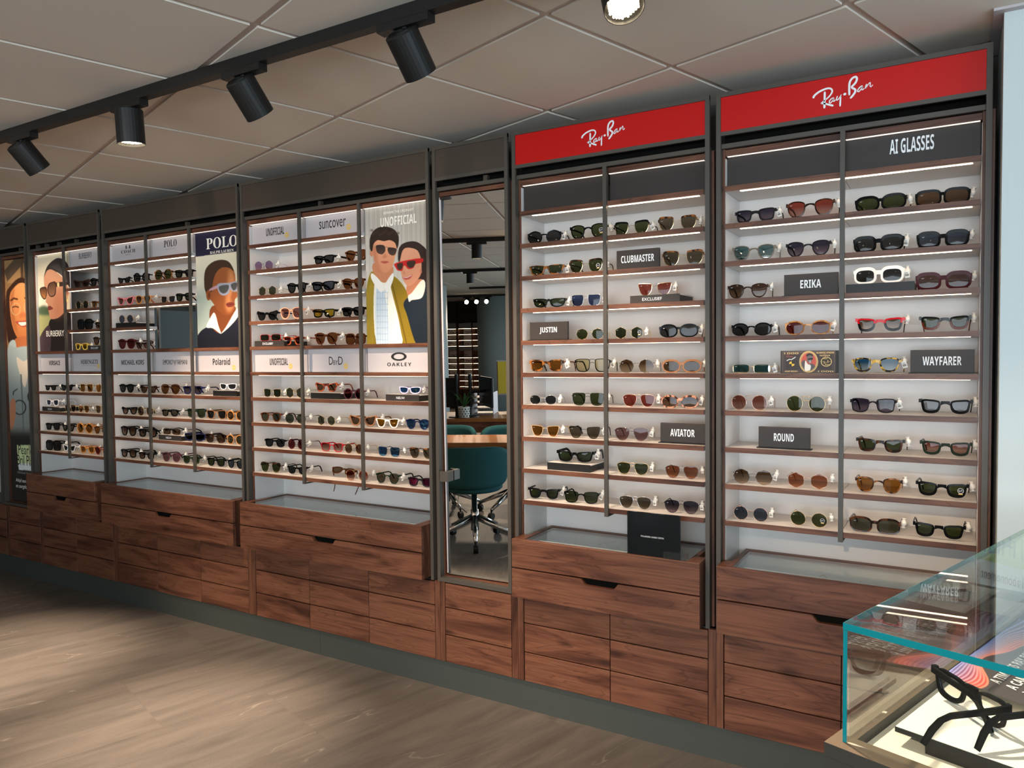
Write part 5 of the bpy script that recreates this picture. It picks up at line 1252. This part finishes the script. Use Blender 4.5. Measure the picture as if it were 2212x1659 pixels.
# thin spectacles inside the drawer tops
def spec_style():
    ST['rimless'] = (PAN, .38, .86, 'M', .0009, .06, 'm', 'thin')
spec_style()
M_CLEARLENS = glass_mat('clear_lens', (.94, .95, .95, 1), .02)
SP = {6: [(-.62, -.01, .3), (-.36, .03, -.2), (-.13, .0, .1)], 5: [(-1.42, .02, .2), (-1.22, .12, -.4), (-1.17, -.01, .1)], 4: [(-2.95, .02, .3), (-2.72, .14, -.3), (-2.44, -.005, .5), (-2.2, .02, -.3)], 3: [(-4.15, .0, .3), (-3.85, .03, -.4), (-3.55, .1, .2)], 2: [(-5.0, .0, .2), (-4.75, .1, -.3)]}
CHN = {6: 'rightmost chest', 5: 'chest with the lens tester', 4: 'wide chest left of the mirror', 3: 'chest under the blue-banded poster', 2: 'leftmost chest'}
for u, L_ in SP.items():
    for i, (x, y, a) in enumerate(L_):
        make_glasses('spectacles', 'thin gold spectacles under glass, %s from left in the %s' % (ORD[i], CHN[u]), 'spectacles under the glass drawer tops',
                     (x, y, .6765), a, .13, 'rimless', 'gold', M_CLEARLENS, 'n', mark=False)

# ---------------------------------------------------------------- ceiling track with spotlights
def spot(px_, py, zt, target, label, group, power=140, size=70, r=.048, L_=.125, rz=0.0, glow=9.0, blend=.7):
    """zt: underside of the track"""
    t = thing('track_spotlight', label, 'spotlight', (px_, py, zt), rz, group)
    part('adapter', MB().box(-.09, .09, -.017, .017, -.022, -.0005), M_BLACK, t, world=False)
    part('stem', MB().tube([(0, 0, -.022), (0, 0, -.052)], .011, 10), M_BLACK, t, world=False)
    inv = Matrix.Rotation(-rz, 3, 'Z')
    d = inv @ (Vector(target)-Vector((px_, py, zt-.1))); d.normalize()
    c = Vector((0, 0, -.052)) if d.z < -.9 else Vector((0, 0, -.06))
    q = (-d).to_track_quat('Z', 'Y').to_matrix()
    piv = c
    top = piv - d*.03; 
    def place(mb):
        mb.v = [tuple(q @ Vector(v) + top) for v in mb.v]; return mb
    # local: +Z opposite to the beam, 0 at the back of the housing
    h = MB().lathe([(.0, 0), (r*.93, 0), (r, -.004), (r, -L_), (r*.965, -L_), (r*.95, -L_+.022), (.0, -L_+.022)][::-1], 28)
    part('housing', place(h), M_BLACK, t, world=False, smooth=False)
    g = MB()
    for k in range(4): g.lathe([(r*(.24+.17*k), .0002), (r*(.24+.17*k), .0025), (r*(.30+.17*k), .0025), (r*(.30+.17*k), .0002)], 20)
    part('cooling_rings', place(g), M_BLACK, t, world=False)
    e = MB(); n = 0
    for i in range(-5, 6):
        for j in range(-5, 6):
            x, y = i*r*.155+(j % 2)*r*.077, j*r*.15
            if x*x+y*y < (r*.82)**2: e.lathe([(r*.066, -L_+.0125), (r*.05, -L_+.0095), (.0, -L_+.0095)][::-1], 6, (x, y, 0))
    part('led_array', place(e), M_LAMP, t, world=False)
    l = bpy.data.lights.new('spot_beam', 'SPOT'); l.energy = power; l.color = (1.0, .78, .58); l.spot_size = math.radians(size); l.spot_blend = blend; l.shadow_soft_size = .035
    lo = bpy.data.objects.new('spot_beam', l); C.objects.link(lo); lo.parent = t
    lo.location = q @ Vector((0, 0, -L_-.01)) + top; lo.rotation_euler = q.to_euler()
    return t
M_LAMP = pm('lamp_emitters', (1, 1, 1, 1), .4, emit=(1, .82, .55, 1), es=14)
ZT = 2.438
t = tag(link('ceiling_track', MB().box(-6.9, 1.6, -1.037, -1.003, ZT, CEIL-.0005).mesh('ceiling_track', M_BLACK, False, (-2.6, -1.02, ZT)), None, (-2.6, -1.02, ZT)), 'long black lighting track running along the ceiling parallel to the cabinets', 'track')
G_ = 'spotlights on the long ceiling track'
spot(-3.36, -1.02, ZT, (-3.30, .0, 1.2), 'black spotlight cut off by the left edge, tilted towards the wall', G_, 60, 60)
spot(-2.62, -1.02, ZT, (-2.66, -.86, 0), 'black spotlight pointing straight down, lit underside visible', G_, 250, 40, blend=1.0)
spot(-2.0, -1.02, ZT, (-1.95, .0, 1.15), 'black spotlight with ringed back end, tilted away towards the wall', G_, 50, 60)
spot(-1.335, -1.02, ZT, (-1.25, .0, 1.15), 'black spotlight hanging highest in full view, tilted towards the red-topped cabinets', G_, 50, 60)
spot(-.70, -1.02, ZT, (-.22, -1.50, .9), 'black spotlight cut off by the top edge, bright emitter grid facing the camera', G_, 130, 50)
spot(-4.2, -1.02, ZT, (-4.15, -.85, 0), 'black spotlight on the track beyond the left edge, pointing down', G_, 250, 40, blend=1.0)
spot(-4.9, -1.02, ZT, (-5.25, .05, 1.75), 'black spotlight on the track beyond the left edge, tilted to the turtleneck poster', G_, 24, 40)
spot(-5.6, -1.02, ZT, (-5.6, .05, 1.75), 'black spotlight on the track beyond the left edge, tilted to the smiling-woman poster', G_, 24, 40)
# further lamps of the shop, out of the photograph's frame but lighting floor and posters
TR2 = ((-3.45, -2.985), (-4.85, -5.53), (-6.2, -8.45))
def grid_track(c, a, b, label):
    t = thing('ceiling_track', label, 'track', (c[0], c[1], ZT), -GA)
    part('rail', MB().box(a, b, -.017, .017, 0, CEIL-ZT-.0005), M_BLACK, t, world=False)
grid_track(TR2[0], -4, 5.5, 'black lighting track over the desks, nearer one in the mirror')
grid_track(TR2[1], -3, 5.5, 'black lighting track over the desks, farther one in the mirror')
grid_track(TR2[2], -.2, 3, 'short black lighting track seen deep in the mirror')
grid_track((-7.3, -10.4), -1, 3, 'black lighting track with three tilted lamps deep in the mirror')
def gp(c, s): return (c[0]+E1.x*s, c[1]+E1.y*s)
G2 = 'spotlights on the tracks over the desks'
for s, tg, pw, sz, lb in ((.06, None, 90, 80, 'black spotlight pointing down over the teal chair, in the mirror'), (.5, (-3.47, .05, 1.9), 40, 26, 'black spotlight over the aisle aimed at the blue-banded poster'),
                      (1.2, (-2.2, .05, 1.85), 48, 26, 'black spotlight over the aisle aimed at the couple poster'), (1.9, (-1.75, -1.05, 0), 190, 42, 'black spotlight over the open floor left of the camera'),
                      (2.6, (-.95, -1.25, 0), 120, 42, 'black spotlight over the open floor near the camera'), (-.5, (-3.45, -.95, 0), 240, 38, 'black spotlight over the aisle, lighting the floor left of the mirror'), (3.4, (.12, -1.38, .93), 170, 34, 'black spotlight near the glass case')):
    x, y = gp(TR2[0], s); spot(x, y, ZT, tg or (x, y, 0), lb, G2, pw, sz, rz=-GA, blend=.9)
x, y = gp(TR2[1], .02); spot(x, y, ZT, (x, y, 0), 'black spotlight pointing down over the second desk, in the mirror', G2, 60, 85, rz=-GA)
for s in (-.2, .0, .2):
    x, y = gp((-7.3, -10.4), s); spot(x, y, ZT, (x+.8, y+3.0, .6), 'white-glowing tilted lamp deep in the mirror, %s of three' % ORD[int(round((s+.2)/.2))], 'three tilted lamps in the mirror', 60, 70, rz=-GA)
# ---------------------------------------------------------------- glass display case at the lower right
GC = math.radians(18.3); OC = (-.141, -1.516)
ZG0, ZG1 = .921, 1.10
case = thing('display_case', 'glass-topped black counter case with teal glass edges holding black eyeglasses', 'display case', (OC[0], OC[1], 0), -GC)
LX, LY = 1.05, 1.0; tg_ = .010
M_CASE = pm('case_black', rgb(44, 44, 40), .5, 0, .3); M_RIM = pm('case_rim', rgb(96, 82, 66), .45, 0, .4)
def cp(name, mb, m, parent=case, **k): return part(name, mb, m, parent, world=False, **k)
cp('body', MB().box(-.018, LX, -.020, LY, .08, .8995), M_CASE); cp('plinth', MB().box(.03, LX-.05, .03, LY-.05, .0005, .0795), M_BLACK)
rm = MB(); rm.box(-.0185, LX, -.0205, .022, .90, ZG0-.0005); rm.box(-.0185, .011, .0221, LY, .90, ZG0-.0005); rm.box(LX-.03, LX, .0221, LY, .90, ZG0-.0005); rm.box(.0111, LX-.0301, LY-.03, LY, .90, ZG0-.0005)
cp('rim', rm, [M_CASE])
cp('rim_cap', MB().box(-.0185, LX, -.0205, .022, ZG0-.0004, ZG0).box(-.0185, .011, .0221, LY, ZG0-.0004, ZG0), M_RIM)
cp('tray_floor', MB().box(.0112, LX-.0302, .0222, LY-.0302, .8996, .9035), pm('case_floor', rgb(226, 220, 206), .5))
lp = cp('left_pane', MB().box(.0, tg_*.55, .0006, LY, ZG0+.0005, ZG1-tg_-.0005), M_PANE)
cp('left_pane_edge', MB().box(-.0003, tg_*.55+.0003, -.0002, .0005, ZG0+.0005, ZG1-tg_-.0005), M_GEDGE, lp)
fp = cp('front_pane', MB().box(tg_*.55+.001, LX, 0, tg_*.55, ZG0+.0005, ZG1-tg_-.0005), M_PANE)
tp = cp('top_pane', MB().box(0, LX, 0, LY, ZG1-tg_, ZG1), M_PANE)
cp('top_pane_edge', MB().box(-.0006, LX, -.0007, -.0001, ZG1-tg_, ZG1).box(-.0007, -.0001, 0, LY, ZG1-tg_, ZG1), M_GEDGE, tp)
cp('corner_post_edge', MB().box(.0, .0058, -.0009, -.0003, ZG0+.0005, ZG1-tg_-.0005), M_GEDGE, fp)
def case_thing(name, label, cat, a, b, z, rz=0.0, group=None):
    p = Vector((OC[0], OC[1], 0)) + Vector((math.cos(GC)*a+math.sin(GC)*b, -math.sin(GC)*a+math.cos(GC)*b, z))
    return thing(name, label, cat, p, -GC+rz, group)
M_RTOP = pm('riser_top', rgb(232, 226, 216), .5)
def case_riser(label, a0, a1, b0, b1, zt):
    t = case_thing('display_riser', label, 'display riser', a0, b0, .9037, 0, 'black-edged risers in the glass case')
    h = zt-.9037
    part('slab', MB().box(0, a1-a0, 0, b1-b0, h-.0085, h-.0008), M_BLACK, t, world=False); part('top', MB().box(.0008, a1-a0-.0008, .0008, b1-b0-.0008, h-.0008, h), M_RTOP, t, world=False)
    part('foot', MB().box(.042, a1-a0-.04, .003, b1-b0-.03, 0.0002, h-.0086), M_BLACK, t, world=False)
case_riser('black-edged white riser at the front of the glass case under black eyeglasses', .040, .44, .085, .262, .931)
case_riser('black-edged white riser at the back of the glass case', .07, .215, .69, .92, .937)
# eyeglasses on the risers
ST['optical'] = (WAY, .385, .80, 'K', .0050, .10, 'a', 'thick-rimmed')
def case_glasses(label, a, b, z, yaw, frk, tilt=None, st='optical', w=.15, fold=None):
    p = Vector((OC[0], OC[1], 0)) + Vector((math.cos(GC)*a+math.sin(GC)*b, -math.sin(GC)*a+math.cos(GC)*b, z))
    return make_glasses('eyeglasses', label, 'eyeglasses in the glass case', p, yaw, w, st, frk, M_CLEARLENS, 'n', tilt, False, fold)
case_glasses('glossy black thick-rimmed clear eyeglasses on the front riser of the glass case', .108, .205, .9325, 0, 'black', (0, 0, math.radians(131.7)), fold=(1, math.radians(82)))
case_glasses('brown thin eyeglasses on the back riser of the glass case', .135, .78, .938, 0, 'plum', (0, 0, math.radians(190)), 'thinsquare', .14)
case_glasses('second black eyeglasses on the front riser, cut off by the right edge', .285, .17, .9325, 0, 'black', (0, 0, math.radians(128)))
# leaflet with wavy colour lines
t = case_thing('leaflet', 'dark leaflet with red and blue wavy lines and white lettering in the glass case', 'leaflet', 0, 0, .912)
cv = Canvas(150, 150, [(0, 0), (1, 0), (1, 1), (0, 1)])
cv.a[:] = (74, 66, 66)
uu_, vv_ = cv.x, cv.y
prof = .36+.10*np.sin(vv_*7.0+.6)+.05*np.sin(vv_*15)-.22*vv_
for k in range(15):
    q = k/14; edge = prof*(1-q)*1.05+.02*np.sin(vv_*9+q*3)
    col = np.array((226, 60, 62))*(1-q)+np.array((70, 72, 140))*q if q > .25 else np.array((222, 64, 60))
    cv.a = np.where((uu_ < edge)[..., None], np.array(col)*(.82+.16*(k % 2)), cv.a)
for k in range(11):
    q = k/10; edge = prof*(1-q)*1.05+.02*np.sin(vv_*9+q*3); dd = np.abs(uu_-edge)
    w = np.clip(1.4-dd*cv.W/1.6, 0, 1)[..., None]; col = np.array((255, 140, 110))*(1-q)+np.array((150, 170, 240))*q
    cv.a = cv.a*(1-w)+col*w
PT = [(.0, .81), (.40, .81), (.40, .295), (.0, .375)]   # corners in the case: far left, far right, near right, near left
def leaf(u_, v__, dz=.0):
    # v 1 = far edge, 0 = near edge
    a = .012+.215*u_; bfar, bnear = .80, .375-.075*u_-.015*math.sin(u_*3.1)
    return (a, bnear+(bfar-bnear)*v__, .004+.012*(1-v__)*(.3+u_)+dz)
me = cv.mesh('picture', 0, 1, 0, 0, 1, lambda a, b: leaf(a, b, .0006)); link('picture', me, t)
bd = MB()
for i in range(7):
    for j in range(7):
        bd.add([leaf(i/7, j/7), leaf((i+1)/7, j/7), leaf((i+1)/7, (j+1)/7), leaf(i/7, (j+1)/7)], [(0, 3, 2, 1)])
part('sheet', bd, M_PAPER, t, world=False)
mb = MB()
for i, tx in enumerate(('A TIMELESS RAY-BAN FRAME WITH', 'A CAMERA READY TO CAPTURE', 'YOUR VIEW HANDS FREE', 'AND SHARE IT')):
    text_mb(mb, sansb(tx), 0, 0, 0, 0, 0, map3=lambda a, b, i=i: leaf(.30+i*.125+(1-b)*.085, .10+a*(.74 if i < 3 else .4), .0016))
part('lettering', mb, M_LET_W, t, world=False)

# ---------------------------------------------------------------- card on the right wall (only its reflection in the case glass is seen)
M_GREENP = pm('green_print', rgb(186, 204, 120), .5); M_WHITEP = pm('white_print', rgb(236, 238, 236), .5); M_DARKP = pm('dark_print', rgb(44, 46, 46), .5)
t = thing('wall_card', 'green and white rounded card on the right wall, seen mirrored in the case glass', 'sign', (.54, -.102, .755))
def rrect(x0, x1, z0, z1, r):
    pts = []
    for cx, cz, a in ((x1-r, z1-r, 0), (x0+r, z1-r, 90), (x0+r, z0+r, 180), (x1-r, z0+r, 270)):
        for k in range(7): pts.append((cx+r*math.cos(math.radians(a+15*k)), cz+r*math.sin(math.radians(a+15*k))))
    return pts
part('white_card', MB().prism(rrect(.41, .668, .755, 1.06, .022), -.1035, -.1005), M_WHITEP, t)
part('green_field', MB().box(.41, .668, -.1045, -.1036, .838, 1.038), M_GREENP, t)
mb = MB(); text_mb(mb, 'individueel abonnement', .424, .655, .780, .812, -.1049); text_mb(mb, 'Pearle', .43, .55, .96, 1.01, -.1049); text_mb(mb, 'Bril Plan', .43, .655, .865, .93, -.1049); part('lettering', mb, M_DARKP, t)
# ---------------------------------------------------------------- the shop behind the camera, seen in the mirror
def desk(label, c, a0, a1, b0, b1):
    t = thing('desk', label, 'desk', (c[0], c[1], 0), -GA)
    part('desktop', MB().box(a0, a1, b0, b1, .715, .75), M_DESK, t, world=False); part('apron', MB().box(a0+.02, a1-.02, b1-.03, b1-.012, .60, .7145), WOOD, t, world=False)
    for a in (a0+.03, a1-.09): part('leg', MB().box(a, a+.06, b0+.06, b1-.06, .0005, .7145), M_BLACK, t, world=False)
    return t
M_DESK = pm('oak_desktop', rgb(150, 96, 52), .35, 0, .4)
desk('wooden consulting desk directly behind the teal chair, in the mirror', (-3.12, -2.33), -1.0, 1.1, -.50, 0)
desk('farther wooden desk carrying monitors and a plant, in the mirror', (-4.01, -3.96), -1.4, 1.2, -.75, 0)
def chair(label, loc, rz, glide=False, group='teal swivel chairs in the mirror'):
    t = thing('swivel_chair', label, 'chair', loc, rz, group)
    # curved tub back: front of the chair faces +Y local
    vs = []; nu, nv = 18, 8
    for side in (0, 1):
        for j in range(nv+1):
            v = j/nv; z = .465+.31*v
            for i in range(nu+1):
                u = i/nu*2-1; e = (abs(u)**6)*.06+(abs(2*v-1)**6)*.012
                r = (.275 if side == 0 else .235)+.015*v; a = u*1.18
                zz = z+(-1 if v > .5 else 1)*(abs(u)**5)*.07*abs(2*v-1)
                vs.append((r*math.sin(a)*1.02, -r*math.cos(a)*.85-.01, zz))
    m = (nu+1)*(nv+1); fs = []
    for j in range(nv):
        for i in range(nu):
            q = j*(nu+1)+i; fs.append((q, q+1, q+nu+2, q+nu+1)); fs.append((m+q, m+q+nu+1, m+q+nu+2, m+q+1))
    for i in range(nu):
        fs.append((i+1, i, m+i, m+i+1)); q = nv*(nu+1)+i; fs.append((q, q+1, m+q+1, m+q))
    for j in range(nv):
        q = j*(nu+1); fs.append((q, q+nu+1, m+q+nu+1, m+q)); q += nu; fs.append((q+nu+1, q, m+q, m+q+nu+1))
    part('backrest', MB().add(vs, fs), M_TEAL, t, world=False, smooth=True)
    part('seat', MB().lathe([(.0, .415), (.10, .415), (.205, .42), (.222, .435), (.222, .455), (.19, .475), (.0, .48)], 28), M_TEAL, t, world=False, smooth=True)
    part('gas_column', MB().lathe([(.031, .10), (.031, .26), (.022, .262), (.022, .414)], 18), M_CHROME, t, world=False, smooth=True)
    for k in range(5):
        a = -math.pi/2+2*math.pi*k/5; ca, sa = math.cos(a), math.sin(a)
        leg = part('leg', MB().tube([(ca*.02, sa*.02, .20), (ca*.18, sa*.18, .135), (ca*.30, sa*.30, .085)], [.026, .021, .015], 10), M_CHROME, t, world=False, smooth=True)
        w = MB(); w.tube([(ca*.305-sa*.018, sa*.305+ca*.018, .031), (ca*.305+sa*.018, sa*.305-ca*.018, .031)], .030, 16); w.tube([(ca*.305, sa*.305, .055), (ca*.30, sa*.30, .086)], .008, 8)
        part('caster', w, M_BLACK, leg, world=False)
    part('lever', MB().tube([(.05, 0, .39), (.12, -.02, .38), (.13, -.02, .30), (.06, -.01, .24)], .004, 6), M_CHROME, t, world=False)
    return t
PHC = math.atan2(.39, .27)-math.pi/2
chair('teal swivel chair on chrome five-star base in front of the first desk, in the mirror', (-3.01, -2.13, 0), 2.639)
chair('teal swivel chair behind the first desk, its base seen low left in the mirror', (-3.75, -2.97, 0), -.3)
chair('teal swivel chair between the two desks, only its back seen in the mirror', (-3.17, -3.13, 0), -.45)
chair('teal swivel chair at the far right of the first desk, star base seen in the mirror', (-2.45, -3.35, 0), -.3)
# monitors, plant, paper tray on the second desk
def on_desk(a, b): return (-4.01+E1.x*a+E2.x*b, -3.96+E1.y*a+E2.y*b, .7505)
def monitor(label, a, b, rz, off, yaw):
    t = thing('monitor', label, 'monitor', on_desk(a, b), rz, 'desk monitors in the mirror')
    part('pole', MB().tube([(0, 0, .012), (0, 0, .46)], .020, 12), M_BLACK, t, world=False); part('base', MB().lathe([(.09, 0), (.09, .010), (.03, .014)], 20), M_BLACK, t, world=False)
    c, s = math.cos(yaw), math.sin(yaw); m = MB().box(-.27, .27, -.012, .012, .10, .42); m.v = [(off[0]+x*c-y*s, off[1]+x*s+y*c, z) for x, y, z in m.v]
    part('screen', m, M_BLACK, t, world=False, bevel=.004)
    part('arm', MB().tube([(0, 0, .27), (off[0]*.5+.02, off[1]*.5+.05, .27), (off[0], off[1]+.014, .27)], .016, 10), M_BLACK, t, world=False)
monitor('black monitor seen from behind, left on the second desk, in the mirror', -.185, -.16, -GA, (-.27, -.10), .12)
monitor('black monitor turned sideways, right on the second desk, in the mirror', -.045, -.20, -GA, (.15, -.13), 1.15)
t = thing('potted_plant', 'green strap-leaved plant in a white patterned pot on the second desk', 'plant', on_desk(-.094, -.08))
t.scale = (.8, .8, .8)
part('pot', MB().lathe([(.05, 0), (.075, .01), (.08, .15), (.072, .15), (.07, .12), (0, .12)], 20), pm('pot_white', rgb(206, 204, 196), .5), t, world=False)
dm = MB()
for i in range(12):
    for j in range(4):
        a = 2*math.pi*(i+.5*(j % 2))/12; dm.ball((math.cos(a)*.0795, math.sin(a)*.0795, .03+.03*j), .008, .008, .011, 6, 4)
part('pot_pattern', dm, M_CHAR, t, world=False)
lf = MB(); r2 = random.Random(3)
for k in range(14):
    a = r2.uniform(0, 6.28); l = r2.uniform(.14, .26); h = r2.uniform(.10, .22); pts = []
    for q in range(7):
        s = q/6; pts.append((math.cos(a)*l*s, math.sin(a)*l*s, .13+h*math.sin(s*2.3)))
    w = [.012*math.sin(math.pi*min(1, .15+s/6*.85)) for s in range(7)]
    vs = []
    for p, ww in zip(pts, w): vs += [(p[0]-math.sin(a)*ww, p[1]+math.cos(a)*ww, p[2]), (p[0]+math.sin(a)*ww, p[1]-math.cos(a)*ww, p[2])]
    lf.add(vs, [(2*i, 2*i+1, 2*i+3, 2*i+2) for i in range(6)])
part('leaves', lf, pm('plant_green', rgb(52, 92, 40), .5), t, world=False)
t = thing('letter_tray', 'stack of pale paper trays between the monitors, in the mirror', 'letter tray', on_desk(.05, -.56), -GA)
for k in range(4): part('tray', MB().box(-.12, .12, -.16, .16, .001+k*.06, .008+k*.06).box(-.12, -.115, -.16, .16, .0081+k*.06, .06+k*.06).box(.115, .12, -.16, .16, .0081+k*.06, .06+k*.06), M_SIGNW, t, world=False)
# columns, yellow poster, and the far shelf wall
structure('column_1', MB().lathe([(.42, 0), (.42, CEIL-.0005)], 40, (-6.98, -7.8, 0)), pm('column_paint', rgb(176, 186, 186), .6), None, True)
structure('column_2', MB().lathe([(.55, 0), (.55, CEIL-.0005)], 40, (-7.36, -11.66, 0)), MATS['column_paint'], None, True)
t = thing('poster_stand', 'yellow and white standing poster beside the far column, in the mirror', 'poster', (-4.04, -5.12, 0), 2.64)
part('panel', MB().box(-.2, .2, -.01, .01, .93, 1.31), pm('yellow_print', rgb(222, 196, 60), .5), t, world=False); part('white_margin', MB().box(-.215, .215, .0101, .02, .915, 1.325), M_SIGNW, t, world=False); part('foot', MB().box(-.2, .2, -.12, .12, .0005, .02).box(-.02, .02, .021, .04, .0205, 1.0), M_BLACK, t, world=False)
def far_cabinet(label, c, w):
    t = thing('display_cabinet', label, 'cabinet', (c[0], c[1], 0.0), math.pi, 'far display cabinets in the mirror')
    part('carcass', MB().box(-w/2, -w/2+.02, 0, .3, .0005, 2.0).box(w/2-.02, w/2, 0, .3, .0005, 2.0).box(-.01, .01, 0, .26, .5, 2.0).box(-w/2+.0201, w/2-.0201, 0, .3, .0005, .45), WOODV, t, world=False)
    part('back_panel', MB().box(-w/2+.0201, w/2-.0201, .27, .29, .4505, 2.0), M_WHITE, t, world=False)
    part('header_panel', MB().box(-w/2, w/2, 0, .3, 2.0005, 2.46), M_HEAD, t, world=False)
    for k in range(11):
        z = 1.86-.134*k
        if k == 4: continue
        for x0, x1 in ((-w/2+.021, -.011), (.011, w/2-.021)):
            s = part('shelf', MB().box(x0, x1, .004, .268, z-.018, z), WOOD, t, world=False)
            part('led_strip', MB().box(x0, x1, .03, .04, z-.0225, z-.0183), M_LED, s, world=False)
    for x0, x1 in ((-w/2+.022, -.012), (.012, w/2-.022)):
        for z in (1.865, 1.332): part('sign_panel', MB().box(x0, x1, .03, .036, z, z+.105), M_SIGNW, t, world=False)
    return t
for i, x in enumerate((-10.01, -9.24, -8.47, -7.70)):
    far_cabinet('far walnut display cabinet with lit shelves deep in the mirror, %s of four' % ORD[i], (x, -12.3), .76)
    nn = 0
    for k in range(11):
        if k in (4,): continue
        for sx in (-.30, -.14, .12, .28):
            if (k*7+int(sx*50)+i) % 3 == 0 or i in (0, 3): continue
            nn += 1
            make_glasses('eyeglasses', 'small eyeglasses on the lit shelves of the far cabinets, deep in the mirror', 'eyeglasses on the far shelves in the mirror', (x+sx*.9, -12.36, 1.8605-.134*k), math.pi, .14, 'roundacetate', ('dark_tortoise', 'black', 'brown', 'gold')[nn % 4], M_CLEARLENS, 'n', mark=False)
